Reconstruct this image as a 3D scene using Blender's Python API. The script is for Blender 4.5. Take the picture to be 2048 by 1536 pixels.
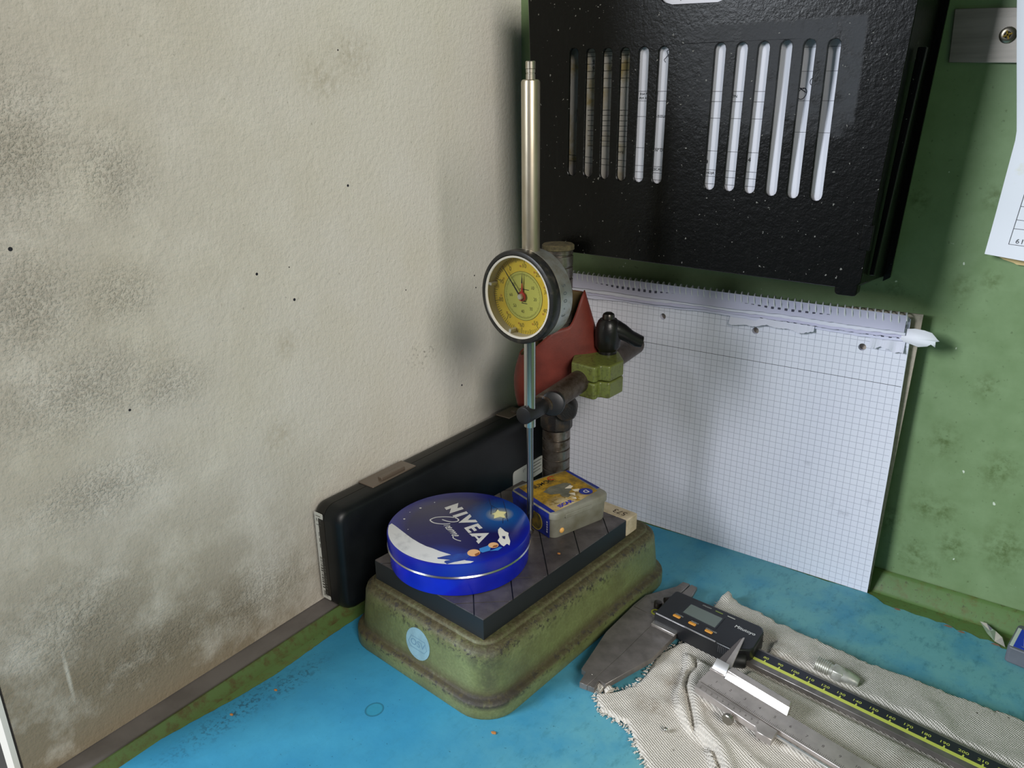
import bpy, bmesh, math, random
import numpy as np
from mathutils import Vector, Matrix, geometry

random.seed(4)
MM = 0.001
scn = bpy.context.scene
for o in list(bpy.data.objects):
    bpy.data.objects.remove(o)
COL = scn.collection
R = math.radians

# ------------------------------------------------------------------ camera, world, lamps, exposure
cam_d = bpy.data.cameras.new('camera')
cam = bpy.data.objects.new('camera', cam_d)
COL.objects.link(cam)
cam.location = (428.19 * MM, -609.65 * MM, 368.69 * MM)
cam.rotation_euler = (R(70.3238), R(0.5659), R(35.759))
cam_d.sensor_fit = 'HORIZONTAL'
cam_d.sensor_width = 36.0
cam_d.lens = 1548.1 / 2048 * 36
cam_d.clip_start = 0.01
cam_d.clip_end = 50
scn.camera = cam

world = bpy.data.worlds.new('room_light')
world.use_nodes = True
world.node_tree.nodes['Background'].inputs[0].default_value = (0.80, 0.86, 1.0, 1)
world.node_tree.nodes['Background'].inputs[1].default_value = 0.09
scn.world = world


def area(name, loc, target, sx, sy, power, color):
    d = bpy.data.lights.new(name, 'AREA')
    d.shape = 'RECTANGLE'
    d.size, d.size_y = sx, sy
    d.energy = power
    d.color = color
    o = bpy.data.objects.new(name, d)
    COL.objects.link(o)
    o.location = loc
    o.rotation_euler = (Vector(target) - Vector(loc)).to_track_quat('-Z', 'Y').to_euler()
    return o


# daylight window beyond the end of the plaster wall, and the larger window on the other side of the room
area('window_light_left', (-0.80, -2.00, 1.08), (0.30, -0.05, 0.15), 0.70, 0.80, 64, (0.86, 0.92, 1.0))
area('window_light_right', (1.72, -1.38, 1.20), (0.0, -0.2, 0.2), 0.75, 0.7, 39, (1.0, 0.965, 0.91))

scn.view_settings.view_transform = 'Standard'
scn.view_settings.look = 'None'
scn.view_settings.gamma = 1.0
scn.view_settings.use_curve_mapping = False
scn.view_settings.exposure = 0.0


# ------------------------------------------------------------------ material helpers
def lin(h):
    h = h.lstrip('#')
    out = []
    for i in (0, 2, 4):
        c = int(h[i:i + 2], 16) / 255
        out.append(c / 12.92 if c <= 0.04045 else ((c + 0.055) / 1.055) ** 2.4)
    return (*out, 1)


class Mt:
    """small wrapper round a node tree"""

    def __init__(self, name, color='#808080', rough=0.5, metal=0.0, spec=0.5):
        self.m = bpy.data.materials.new(name)
        self.m.use_nodes = True
        self.nt = self.m.node_tree
        self.b = self.nt.nodes['Principled BSDF']
        self.c = lin(color)
        self.set('Base Color', self.c)
        self.set('Roughness', rough)
        self.set('Metallic', metal)
        self.set('Specular IOR Level', spec)
        self._co = None

    def set(self, k, v):
        if hasattr(v, 'is_linked') or isinstance(v, bpy.types.NodeSocket):
            self.nt.links.new(v, self.b.inputs[k])
        else:
            self.b.inputs[k].default_value = v

    def node(self, t, ins=None, **kw):
        n = self.nt.nodes.new(t)
        for k, v in kw.items():
            setattr(n, k, v)
        for k, v in (ins or {}).items():
            if isinstance(v, bpy.types.NodeSocket):
                self.nt.links.new(v, n.inputs[k])
            else:
                n.inputs[k].default_value = v
        return n

    @property
    def co(self):
        if self._co is None:
            self._co = self.node('ShaderNodeTexCoord').outputs['Object']
        return self._co

    def noise(self, feature_mm, detail=4, rough=0.55, stretch=None, offset=0.0):
        v = self.co
        if stretch or offset:
            v = self.node('ShaderNodeMapping', {'Vector': v, 'Scale': stretch or (1, 1, 1),
                                                'Location': (offset, offset * .7, offset * .3)}).outputs[0]
        return self.node('ShaderNodeTexNoise', {'Vector': v, 'Scale': 1000.0 / feature_mm, 'Detail': detail,
                                                'Roughness': rough}).outputs[0]

    def rng(self, v, lo, hi, a=0.0, b=1.0):
        return self.node('ShaderNodeMapRange', {0: v, 1: lo, 2: hi, 3: a, 4: b}, clamp=True).outputs[0]

    def math(self, op, a, b=0.0):
        return self.node('ShaderNodeMath', {0: a, 1: b}, operation=op).outputs[0]

    def mix(self, f, a, b):
        n = self.node('ShaderNodeMix', data_type='RGBA')
        for i, v in ((0, f), (6, a), (7, b)):
            if isinstance(v, str):
                v = lin(v)
            if isinstance(v, bpy.types.NodeSocket):
                self.nt.links.new(v, n.inputs[i])
            else:
                n.inputs[i].default_value = v
        return n.outputs[2]

    def blob(self, c, r, soft=0.0):
        """1 inside an ellipsoid of centre c and radii r (mm), falling to 0 at its edge"""
        d = self.node('ShaderNodeVectorMath', {0: self.co, 1: [x * MM for x in c]}, operation='SUBTRACT').outputs[0]
        d = self.node('ShaderNodeVectorMath', {0: d, 1: [1000.0 / x for x in r]}, operation='MULTIPLY').outputs[0]
        d = self.node('ShaderNodeVectorMath', {0: d}, operation='LENGTH').outputs['Value']
        return self.rng(d, soft, 1.0, 1.0, 0.0)

    def xyz(self):
        s = self.node('ShaderNodeSeparateXYZ', {0: self.co})
        return [self.math('MULTIPLY', s.outputs[i], 1000.0) for i in range(3)]

    def maxi(self, vals):
        a = vals[0]
        for b in vals[1:]:
            a = self.math('MAXIMUM', a, b)
        return a

    def bump(self, h, strength=0.5, dist=0.3):
        n = self.node('ShaderNodeBump', {'Strength': strength, 'Distance': dist * MM, 'Height': h})
        self.set('Normal', n.outputs[0])

    def mottled(self, c2, feature, lo=0.4, hi=0.65, detail=5, stretch=None):
        f = self.rng(self.noise(feature, detail, 0.6, stretch), lo, hi)
        self.set('Base Color', self.mix(f, self.c, c2))
        return self


# ------------------------------------------------------------------ geometry helpers (all in millimetres)
class G:
    def __init__(self):
        self.v, self.f = [], []

    def add(self, vs, fs, M=None):
        k = len(self.v)
        for p in vs:
            p = Vector(p)
            self.v.append(M @ p if M is not None else p)
        self.f += [[i + k for i in f] for f in fs]
        return self

    def box(self, x0, x1, y0, y1, z0, z1, M=None):
        vs = [(x, y, z) for z in (z0, z1) for y in (y0, y1) for x in (x0, x1)]
        return self.add(vs, [(0, 2, 3, 1), (4, 5, 7, 6), (0, 1, 5, 4), (2, 6, 7, 3), (0, 4, 6, 2), (1, 3, 7, 5)], M)

    def prism(self, poly, z0, z1, M=None):
        a = sum(p[0] * q[1] - q[0] * p[1] for p, q in zip(poly, poly[1:] + poly[:1]))
        if a < 0:
            poly = poly[::-1]
        n = len(poly)
        vs = [(p[0], p[1], z0) for p in poly] + [(p[0], p[1], z1) for p in poly]
        fs = [list(range(n))[::-1], list(range(n, 2 * n))]
        fs += [(i, (i + 1) % n, n + (i + 1) % n, n + i) for i in range(n)]
        return self.add(vs, fs, M)

    def face(self, poly, z=0.0, M=None):
        """flat figure (a concave outline is cut into triangles)"""
        a = sum(p[0] * q[1] - q[0] * p[1] for p, q in zip(poly, poly[1:] + poly[:1]))
        if a < 0:
            poly = poly[::-1]
        tris = geometry.tessellate_polygon([[Vector((p[0], p[1], 0)) for p in poly]])
        return self.add([(p[0], p[1], z) for p in poly], [list(t) for t in tris], M)

    def holed(self, outer, holes, z0, z1, M=None):
        loops = [outer] + holes
        flat = [p for l in loops for p in l]
        tris = geometry.tessellate_polygon([[Vector((p[0], p[1], 0)) for p in l] for l in loops])
        n = len(flat)
        vs = [(p[0], p[1], z0) for p in flat] + [(p[0], p[1], z1) for p in flat]
        fs = []
        for t in tris:
            a, b, c = (Vector((flat[i][0], flat[i][1])) for i in t)
            t = list(t)
            if (b - a).x * (c - a).y - (b - a).y * (c - a).x < 0:
                t = t[::-1]
            fs.append([i + n for i in t])
            fs.append(t[::-1])
        k = 0
        for l in loops:
            m = len(l)
            for i in range(m):
                fs.append([k + i, k + (i + 1) % m, n + k + (i + 1) % m, n + k + i])
            k += m
        return self.add(vs, fs, M)

    def loft(self, rings, cap0=True, cap1=True, M=None, closed=True):
        n = len(rings[0])
        vs = [p for r in rings for p in r]
        fs = []
        for j in range(len(rings) - 1):
            for i in range(n if closed else n - 1):
                a, b = j * n + i, j * n + (i + 1) % n
                fs.append((a, b, b + n, a + n))
        if cap0:
            fs.append(list(range(n))[::-1])
        if cap1:
            fs.append([(len(rings) - 1) * n + i for i in range(n)])
        return self.add(vs, fs, M)

    def lathe(self, prof, M=None, n=40, cap=True):
        rings = [[(r * math.cos(2 * math.pi * i / n), r * math.sin(2 * math.pi * i / n), z) for i in range(n)]
                 for r, z in prof]
        return self.loft(rings, cap, cap, M)

    def cyl(self, a, b, r0, r1=None, n=28, round_end=0.0):
        a, b = Vector(a), Vector(b)
        L = (b - a).length
        r1 = r0 if r1 is None else r1
        M = Matrix.Translation(a) @ (b - a).to_track_quat('Z', 'Y').to_matrix().to_4x4()
        e = round_end
        prof = [(r0, 0), (r1, L)] if not e else [(r0 - e, 0), (r0 - e * .3, e * .3), (r0, e), (r1, L - e), (r1 - e * .3, L - e * .3), (r1 - e, L)]
        return self.lathe(prof, M, n)

    def tube(self, path, r, n=8):
        pts = [Vector(p) for p in path]
        rs = r if isinstance(r, (list, tuple)) else [r] * len(pts)
        rings = []
        up = Vector((0.13, 0.21, 0.97))
        for i, p in enumerate(pts):
            t = (pts[min(i + 1, len(pts) - 1)] - pts[max(i - 1, 0)]).normalized()
            x = up - t * up.dot(t)
            if x.length < 0.05:
                x = Vector((1, 0, 0)) - t * t.x
            x.normalize()
            y = t.cross(x)
            up = x
            rings.append([p + (x * math.cos(2 * math.pi * k / n) + y * math.sin(2 * math.pi * k / n)) * rs[i] for k in range(n)])
        return self.loft(rings)

    def strip(self, path, w, z=0.0, M=None):
        """flat ribbon of width w along a 2-D path"""
        P = [Vector((p[0], p[1])) for p in path]
        vs = []
        for i, p in enumerate(P):
            t = (P[min(i + 1, len(P) - 1)] - P[max(i - 1, 0)])
            t = t.normalized() if t.length > 1e-6 else Vector((1, 0))
            nrm = Vector((-t.y, t.x)) * w / 2
            vs += [(p.x - nrm.x, p.y - nrm.y, z), (p.x + nrm.x, p.y + nrm.y, z)]
        return self.add(vs, [(2 * i, 2 * i + 2, 2 * i + 3, 2 * i + 1) for i in range(len(P) - 1)], M)

    def text(self, s, size, M, align='CENTER', shear=0.0, bold=0.0, width=1.0):
        c = bpy.data.curves.new('lettering', 'FONT')
        c.body = s
        c.size = size
        c.align_x = align
        c.align_y = 'CENTER'
        c.shear = shear
        c.offset = bold
        c.resolution_u = 3
        o = bpy.data.objects.new('lettering', c)
        me = bpy.data.meshes.new_from_object(o)
        S = Matrix.Diagonal((width, 1, 1, 1))
        self.add([v.co.copy() for v in me.vertices], [list(p.vertices) for p in me.polygons], M @ S)
        bpy.data.objects.remove(o)
        bpy.data.curves.remove(c)
        bpy.data.meshes.remove(me)
        return self

    def move(self, dx, dy, dz):
        d = Vector((dx, dy, dz))
        self.v = [p + d for p in self.v]
        return self

    def xf(self, M):
        self.v = [M @ p for p in self.v]
        return self


def frame(o, x, y):
    """matrix whose X and Y axes point along x and y, origin o"""
    x = Vector(x).normalized()
    y = Vector(y)
    y = (y - x * y.dot(x)).normalized()
    z = x.cross(y)
    M = Matrix((x, y, z)).transposed().to_4x4()
    M.translation = Vector(o)
    return M


def T(x, y, z):
    return Matrix.Translation((x, y, z))


def RZ(a):
    return Matrix.Rotation(R(a), 4, 'Z')


def tag(o, label=None, cat=None, group=None, kind=None):
    if label:
        o['label'] = label
    if cat:
        o['category'] = cat
    if group:
        o['group'] = group
    if kind:
        o['kind'] = kind
    return o


def thing(name, label, cat, loc=(0, 0, 0), rotz=0.0, group=None, rot=None):
    o = bpy.data.objects.new(name, None)
    o.empty_display_size = 0.01
    COL.objects.link(o)
    o.location = Vector(loc) * MM
    o.rotation_euler = rot or (0, 0, R(rotz))
    return tag(o, label, cat, group)


def obj(name, g, mat, parent=None, loc=None, bevel=0.0, smooth=35, seg=2, sub=0, label=None, kind=None, rotz=0.0):
    me = bpy.data.meshes.new(name)
    me.from_pydata([tuple(p * MM) for p in g.v], [], g.f)
    me.update()
    me.materials.append(mat.m if isinstance(mat, Mt) else mat)
    if smooth:
        me.polygons.foreach_set('use_smooth', [True] * len(me.polygons))
        me.set_sharp_from_angle(angle=R(smooth))
    o = bpy.data.objects.new(name, me)
    COL.objects.link(o)
    if parent:
        o.parent = parent
    if loc:
        o.location = Vector(loc) * MM
    if rotz:
        o.rotation_euler = (0, 0, R(rotz))
    if bevel:
        b = o.modifiers.new('bevel', 'BEVEL')
        b.width = bevel * MM
        b.segments = seg
        b.limit_method = 'ANGLE'
        b.angle_limit = R(40)
        b.harden_normals = False
    if sub:
        s = o.modifiers.new('sub', 'SUBSURF')
        s.levels = s.render_levels = sub
    return tag(o, label=label, kind=kind)


def rrect(x0, x1, y0, y1, r, n=7):
    r = max(r, 0.01)
    out = []
    for cx, cy, a in ((x1 - r, y1 - r, 0), (x0 + r, y1 - r, 90), (x0 + r, y0 + r, 180), (x1 - r, y0 + r, 270)):
        for i in range(n):
            t = R(a + 90 * i / (n - 1))
            out.append((cx + r * math.cos(t), cy + r * math.sin(t)))
    return out


def circle(cx, cy, r, n=28):
    return [(cx + r * math.cos(2 * math.pi * i / n), cy + r * math.sin(2 * math.pi * i / n)) for i in range(n)]


def stadium(x0, z0, x1, z1, r, n=7):
    """slot whose round ends are centred r inside (x0,z0) at the bottom and (x1,z1) at the top"""
    out = []
    for i in range(n):
        t = R(180 * i / (n - 1))
        out.append((x1 + r * math.cos(t), z1 - r + r * math.sin(t)))
    for i in range(n):
        t = R(180 + 180 * i / (n - 1))
        out.append((x0 + r * math.cos(t), z0 + r + r * math.sin(t)))
    return out


def flat(color, rough=0.6, name='print', metal=0.0, spec=0.4):
    return Mt(name, color, rough, metal, spec)


INK = flat('#141414', 0.6, 'black_ink')

# ------------------------------------------------------------------ the setting
# cream plaster panel on the left
m = Mt('cream_plaster', '#d9d4ca', 0.9, spec=0.1)
n1 = m.noise(38, 5, 0.65)
n2 = m.noise(5, 4, 0.7)
dirt = m.maxi([m.blob((0, -432, 352), (60, 50, 62)), m.blob((0, -388, 338), (60, 34, 34)),
               m.blob((0, -442, 275), (60, 48, 48)), m.blob((0, -395, 272), (60, 34, 26)), m.blob((0, -425, 225), (60, 75, 40)),
               m.blob((0, -376, 213), (60, 40, 24)),
               m.blob((0, -425, 163), (60, 60, 26)), m.blob((0, -454, 88), (60, 60, 46)),
               m.blob((0, -415, 45), (60, 85, 34)), m.blob((0, -338, 40), (60, 70, 36))])
dirt = m.math('MULTIPLY', dirt, m.math('ADD', m.math('MULTIPLY', m.rng(m.math('ADD', m.math('MULTIPLY', n1, 0.6), m.math('MULTIPLY', n2, 0.4)), 0.35, 0.62), 0.45), m.math('MULTIPLY', m.rng(m.noise(2.1, 3, 0.65, offset=6), 0.44, 0.60), 0.75)))
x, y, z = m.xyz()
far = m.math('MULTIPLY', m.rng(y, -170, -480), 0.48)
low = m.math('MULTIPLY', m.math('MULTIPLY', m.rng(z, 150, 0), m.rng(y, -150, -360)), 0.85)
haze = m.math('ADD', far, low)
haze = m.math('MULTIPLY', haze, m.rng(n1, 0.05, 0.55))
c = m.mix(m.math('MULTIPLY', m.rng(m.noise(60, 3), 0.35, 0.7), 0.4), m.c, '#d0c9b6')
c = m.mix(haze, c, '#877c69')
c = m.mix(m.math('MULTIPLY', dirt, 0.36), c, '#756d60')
tan = m.maxi([m.blob((0, -203, 402), (60, 34, 26)), m.blob((0, -232, 388), (60, 30, 18)), m.blob((0, -299, 152), (60, 22, 20)), m.blob((0, -285, 215), (60, 12, 14))])
c = m.mix(m.math('MULTIPLY', m.math('MULTIPLY', tan, m.rng(n2, .35, .6)), 0.4), c, '#93876a')
smear = m.math('MULTIPLY', m.blob((0, -148, 172), (60, 24, 16)), m.rng(m.noise(3.5, 3), 0.56, 0.66))
c = m.mix(m.math('MULTIPLY', smear, 0.75), c, '#4c4a48')
pits = m.rng(m.noise(2.6, 2, 0.5, offset=3), 0.70, 0.76)
c = m.mix(m.math('MULTIPLY', pits, 0.35), c, '#7d776a')
scr = m.math('MULTIPLY', m.blob((0, -464, 58), (60, 1.6, 22)), 0.6)
c = m.mix(scr, c, '#e6e2d6')
m.set('Base Color', c)
rough_h = m.math('ADD', m.noise(4.2, 3, 0.6), m.math('MULTIPLY', m.math('MULTIPLY', m.noise(1.6, 3, 0.6), dirt), 1.3))
rough_h = m.math('ADD', rough_h, m.math('MULTIPLY', m.noise(1.4, 2, 0.5), 0.3))
m.bump(rough_h, 0.8, 0.95)
PLASTER = m
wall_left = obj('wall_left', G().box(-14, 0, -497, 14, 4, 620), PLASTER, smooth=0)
tag(wall_left, kind='structure')
speck = None
m_speck = flat('#22222a', 0.5, 'ink_speck')
for i, (yy, zz) in enumerate([(-216.8, 317.1), (-274.1, 245.2), (-301.9, 267.8), (-443.3, 304.7), (-75, 227.4), (-97.5, 130),
                              (-163.6, 231), (-73.3, 216.1), (-275.6, 268), (-216.2, 406.3), (-399.8, 204.4)]):
    if speck is None:
        speck = obj('ink_speck', G().prism(circle(0, 0, 0.95, 12), 0, 0.12, frame((0, 0, 0), (0, 1, 0), (0, 0, 1))), m_speck, wall_left)
        s = speck
    else:
        s = speck.copy()
        COL.objects.link(s)
        s.parent = wall_left
    k = (1, 1.1, 1, 1.15, 0.75, .95, .6, .7, .5, .6, .8)[i]
    s.scale = (1, k, k)
    s.location = (0, yy * MM, zz * MM)
obj('end_trim', G().box(-13, -0.4, -501, -498.2, -20, 620), flat('#d6d2c8', 0.7, 'white_edge'), wall_left)
obj('end_seam', G().box(-14, -0.8, -498.2, -497, 4, 620), flat('#2a2622', 0.8, 'dark_gap'), wall_left)

# green painted panel at the back
m = Mt('green_paint', '#7f966c', 0.42, spec=0.45)
n1 = m.noise(22, 5, 0.65)
st = m.maxi([m.blob((a, 0, b), (r, 40, r * 1.3)) for a, b, r in
             [(379, 134, 14), (417, 120, 16), (375, 79, 13), (388, 77, 12), (374, 35, 14), (389, 255, 8), (372, 249, 9), (330, 243, 8),
              (380, 309, 8), (337, 305, 9), (388, 27, 8), (398, 50, 14), (353, 60, 12), (430, 60, 20), (398, 180, 10)]])
st = m.math('MULTIPLY', st, m.rng(m.noise(7, 4, 0.65, offset=2), 0.42, 0.62))
c = m.mix(m.rng(n1, 0.35, 0.7), m.c, '#748b60')
c = m.mix(m.math('MULTIPLY', st, 0.8), c, '#4a5a26')
c = m.mix(m.math('MULTIPLY', m.rng(m.noise(3, 3, offset=5), 0.66, 0.74), 0.5), c, '#4b5b36')
chip = m.rng(m.noise(5.5, 1, 0.3, offset=9), 0.80, 0.82)
c = m.mix(chip, c, '#d4dbc8')
m.set('Base Color', c)
m.set('Roughness', m.rng(n1, 0.3, 0.7, 0.5, 0.36))
m.bump(m.math('ADD', m.noise(9, 3, 0.5, (0.35, 1, 1.6)), m.math('MULTIPLY', st, 0.3)), 0.25, 0.5)
GREEN = m
wall_back = obj('wall_back', G().box(0, 526, 0, 18, -20, 700), GREEN, smooth=0)
tag(wall_back, kind='structure')
tag(obj('wall_right_added', G().box(512, 526, -330, 0, -20, 700), GREEN, smooth=0), kind='structure')  # unseen side wall, added to keep the right-hand light off the back
tag(obj('floor', G().box(-2500, 4000, -4000, 900, -920, -900), flat('#6a6862', 0.8, 'concrete')), kind='structure')

# the grey ledge between the plaster panel and the bench kerb
tag(obj('trim_1', G().box(-14, 18.2, -700, 0, -20, 3.4), Mt('grey_strip', '#6f6a66', 0.6).mottled('#625d59', 30)), kind='structure')

# the bench with its raised kerbs
bench = thing('workbench', 'green painted metal bench top with raised kerbs under the blue sheet', 'workbench', (265, -350, -20))
m = Mt('bench_green', '#58743f', 0.45, spec=0.45)
d = m.rng(m.noise(9, 5, 0.7), 0.5, 0.66)
c = m.mix(m.math('MULTIPLY', d, 0.7), m.c, '#5c5a2c')
c = m.mix(m.math('MULTIPLY', m.rng(m.noise(3, 3, offset=4), 0.62, 0.72), 0.6), c, '#3c3a22')
m.set('Base Color', c)
m.bump(m.noise(5), 0.2, 0.4)
BENCH = m
m = Mt('shaded_bench_green', '#4d6234', 0.5, spec=0.4)  # same bench paint, with the left kerb's shade put into its colour
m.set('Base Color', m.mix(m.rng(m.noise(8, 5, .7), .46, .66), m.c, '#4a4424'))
BENCH_SHADE = m
off = Vector((-265, 350, 20))
obj('bench_top', G().box(18, 512, -720, 0, -20, 0).move(*off), BENCH, bench)
kb = [(0, 0), (-13.5, 0), (-12.2, 0.9), (-11.4, 2.4), (-4.2, 12.8), (-2.8, 14.3), (-1.2, 15), (-0.6, 14.6), (0, 14.2)]
obj('back_kerb', G().prism([(p[0], p[1]) for p in kb], 0, 512, frame((0, 0, 0), (0, 1, 0), (0, 0, 1))).move(*off), BENCH, bench)
kl = [(18, 0), (18, 4.2), (18.8, 5.6), (20.2, 5.9), (21.6, 4.6), (24, 1.4), (27.5, 0)]
obj('left_kerb', G().prism([(p[0], p[1]) for p in kl], -700, 0, frame((0, 0, 0), (1, 0, 0), (0, 0, 1)) @ Matrix.Diagonal((1, 1, -1, 1))).move(*off), BENCH_SHADE, bench)

# blue sheet laid over the bench
m = Mt('blue_sheet', '#3083a8', 0.6, spec=0.35)
x, y, z = m.xyz()
teal = m.math('MULTIPLY', m.rng(x, 150, 300), 0.75)
n1 = m.noise(45, 5, 0.6)
c = m.mix(m.rng(n1, 0.35, 0.7), m.c, '#398dae')
c = m.mix(m.math('MULTIPLY', teal, m.rng(n1, 0.2, 0.55)), c, '#72a8a4')
c = m.mix(m.math('MULTIPLY', m.rng(m.noise(6, 5, 0.75, (1.0, .45, 1)), 0.52, 0.7), m.math('ADD', 0.14, m.math('MULTIPLY', teal, 0.5))), c, '#2c6672')
c = m.mix(m.math('MULTIPLY', m.rng(m.noise(2.4, 3, 0.6, offset=7), 0.68, 0.74), 0.65), c, '#143a48')
ring = m.math('SUBTRACT', m.blob((117, -337, 0), (6.2, 6.8, 9), 0.93), m.blob((117, -337, 0), (5.2, 5.8, 8), 0.85))
c = m.mix(m.math('MULTIPLY', ring, 0.55), c, '#124050')
c = m.mix(m.math('MULTIPLY', m.blob((117, -337, 0), (6, 6.5, 9), .8), 0.3), c, '#1c8088')
dust = m.maxi([m.blob((45, -390, 0), (14, 70, 9)), m.blob((52, -350, 0), (12, 40, 9))])
c = m.mix(m.math('MULTIPLY', m.math('MULTIPLY', dust, m.rng(m.noise(3, 4, 0.7, offset=1), 0.5, 0.6)), 0.7), c, '#20343c')
m.set('Base Color', c)
m.bump(m.math('ADD', m.noise(26, 3, 0.5), m.math('MULTIPLY', m.noise(3, 4, 0.6), 0.12)), 0.35, 1.6)
BLUE = m
edge = [(12, -640), (21.5, -462), (25.5, -436), (30.3, -407), (34.5, -380), (37, -355), (36.8, -330), (36.3, -306), (36.6, -284), (37, -200),
        (38, -60), (40, -30), (120, -22), (240, -18), (300, -20), (315, -20.5), (331, -19.5), (348, -18.8), (356, -22), (362, -27), (368.5, -27.9),
        (376, -26), (385, -27.6), (393, -26.8), (399, -28.2), (404, -26.3), (409, -27.6), (413, -30.5), (418, -28.5), (422, -29.2), (428, -32),
        (433, -30), (437.6, -31.2), (442, -35), (452, -33), (470, -36), (509, -36), (509, -640)]
rs = random.Random(2)
E2 = []
for a, b in zip(edge, edge[1:]):
    k = max(1, int(math.dist(a, b) / 3)) if b[0] < 505 and b[1] > -620 else 1
    for i in range(k):
        t = i / k
        j = 0.35 if 0 < i else 0
        E2.append((a[0] + (b[0] - a[0]) * t + rs.uniform(-j, j), a[1] + (b[1] - a[1]) * t + rs.uniform(-j, j)))
E2 += [edge[-1]]
sheet = obj('bench_sheet', G().holed(E2, [], 0.02, 0.45), BLUE, smooth=0)
tag(sheet, 'worn blue protective sheet spread over the green bench', 'sheet')
tornm = flat('#8a6a58', 0.9, 'torn_brown')
for k, (cx, cy, w) in enumerate([(372, -28.5, 2.5), (407, -29.2, 3.2), (416, -31.2, 2.6), (438, -33, 3.0)]):
    obj('torn_edge', G().prism([(cx - w, cy - .4), (cx - w * .3, cy + 1.7), (cx + w * .6, cy + 1.4), (cx + w, cy - .2), (cx + .2, cy - 1)], 0.03, 0.5), tornm, sheet)

# ------------------------------------------------------------------ black slotted document tray on the back wall
def xz(y0, flip=False):
    """matrix: 2-D (x, z) figures on a plane facing the room at depth y0; prism height runs towards the room"""
    return frame((0, y0, 0), (1, 0, 0), (0, 0, 1))


m = Mt('black_tray_plastic', '#070706', 0.46, spec=0.22)
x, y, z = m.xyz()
grey = m.math('MULTIPLY', m.math('MULTIPLY', m.rng(x, -12, 52), m.rng(x, 110.5, 108.5)),  # grey patch; its fade to the left is reflection shading put into the colour
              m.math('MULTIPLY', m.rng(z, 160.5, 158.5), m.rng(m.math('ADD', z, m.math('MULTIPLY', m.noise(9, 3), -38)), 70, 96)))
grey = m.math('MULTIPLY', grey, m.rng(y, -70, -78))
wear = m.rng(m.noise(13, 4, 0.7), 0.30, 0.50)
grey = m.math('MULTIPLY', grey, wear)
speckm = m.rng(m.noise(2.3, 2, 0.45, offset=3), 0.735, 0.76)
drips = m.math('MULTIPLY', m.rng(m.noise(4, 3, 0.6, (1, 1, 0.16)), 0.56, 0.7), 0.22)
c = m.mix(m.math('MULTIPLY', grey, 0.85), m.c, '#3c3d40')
c = m.mix(drips, c, '#1d1d1c')
c = m.mix(m.math('MULTIPLY', speckm, 0.8), c, '#8c8a84')
m.set('Base Color', c)
m.set('Roughness', m.rng(grey, 0, 1, 0.30, 0.62))
h = m.math('ADD', m.math('MULTIPLY', m.noise(1.7, 3, 0.6), 0.5), m.math('MULTIPLY', m.noise(4.5, 2, 0.5), 0.6))
m.bump(h, 0.55, 0.5)
TRAY = m
tray = thing('document_tray', 'black plastic document tray with slotted front fixed to the green wall', 'document tray', (196, -1, 258))
off = (-196, 1, -258)
slots = []
for xt, zt, xb, zb in [(103.8, 408.6, 103.4, 318.7), (118.1, 407.9, 117.7, 318.4), (132, 407.4, 132, 317.4), (146.1, 407, 146.2, 316.7),
                       (160.8, 406.8, 160.5, 316.4), (175.9, 406.4, 175.2, 316), (216.3, 406.6, 215.4, 313.6), (231, 406.2, 229.6, 313.4),
                       (245.3, 406, 243.9, 312.6), (259.4, 406, 258.8, 311.8), (273.8, 405.9, 273.2, 311), (288.5, 405.4, 288.2, 310.2)]:
    slots.append(stadium(xb, zb - 0.6, xt, zt + 0.6, 3.7)[::-1])
outline = [(69.5, 262), (72, 259.6), (312, 255.2), (319, 256.2), (322.5, 260), (331.5, 424), (333, 470), (229, 470), (221, 436.5), (217.5, 433.2),
           (212, 431.6), (180, 432.6), (174.5, 434.2), (171, 437.5), (163, 470), (62, 470)]
obj('front_panel', G().holed(outline, slots, 0, 2.6, xz(-78)).move(*off), TRAY, tray, bevel=0.5, seg=1)


def side(xb, xt, s):
    w = 2.6 * s
    r0 = [(xb, -79.2, 258), (xb, 0, 250), (xb - w, 0, 250), (xb - w, -79.2, 258)]
    r1 = [(xt, -79.2, 470), (xt, 0, 470), (xt - w, 0, 470), (xt - w, -79.2, 470)]
    return G().loft([r0, r1])


obj('side_wall', side(321.8, 333.5, 1).move(*off), TRAY, tray, bevel=0.6, seg=1)
obj('side_wall', side(70.2, 60.5, -1).move(*off), TRAY, tray, bevel=0.6, seg=1)
obj('bottom_wall', G().loft([[(70, -79.5, 259.6), (319, -79.5, 255.4), (319, -79.5, 258.2), (70, -79.5, 262.2)],
                             [(70, 0, 252), (319, 0, 249), (319, 0, 252), (70, 0, 255)]]).move(*off), TRAY, tray, bevel=0.5, seg=1)
obj('side_rib', G().loft([[(323.2, -62, 262), (326.2, -62, 262), (326.2, -57, 261), (323.2, -57, 261)],
                          [(331.6, -62, 400), (336.6, -62, 400), (336.6, -57, 400), (331.6, -57, 400)]]).move(*off), TRAY, tray, bevel=0.5)
obj('back_flange', G().loft([[(321.6, -3, 247), (326, -3, 250), (326, 0, 250), (321.6, 0, 247)],
                             [(332, -3, 470), (337.5, -3, 470), (337.5, 0, 470), (332, 0, 470)]]).move(*off), TRAY, tray)
obj('foot', G().prism(rrect(307, 321, 250.5, 260, 2.5, 4), 0, 9, xz(-71.5)).move(*off), TRAY, tray, bevel=0.7)
obj('hinge_lug', G().prism([(318.5, 281), (325.4, 281), (325.8, 297), (319.2, 297)], 0, 2.0, xz(-79.6)).move(*off), TRAY, tray, bevel=0.5)


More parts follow.
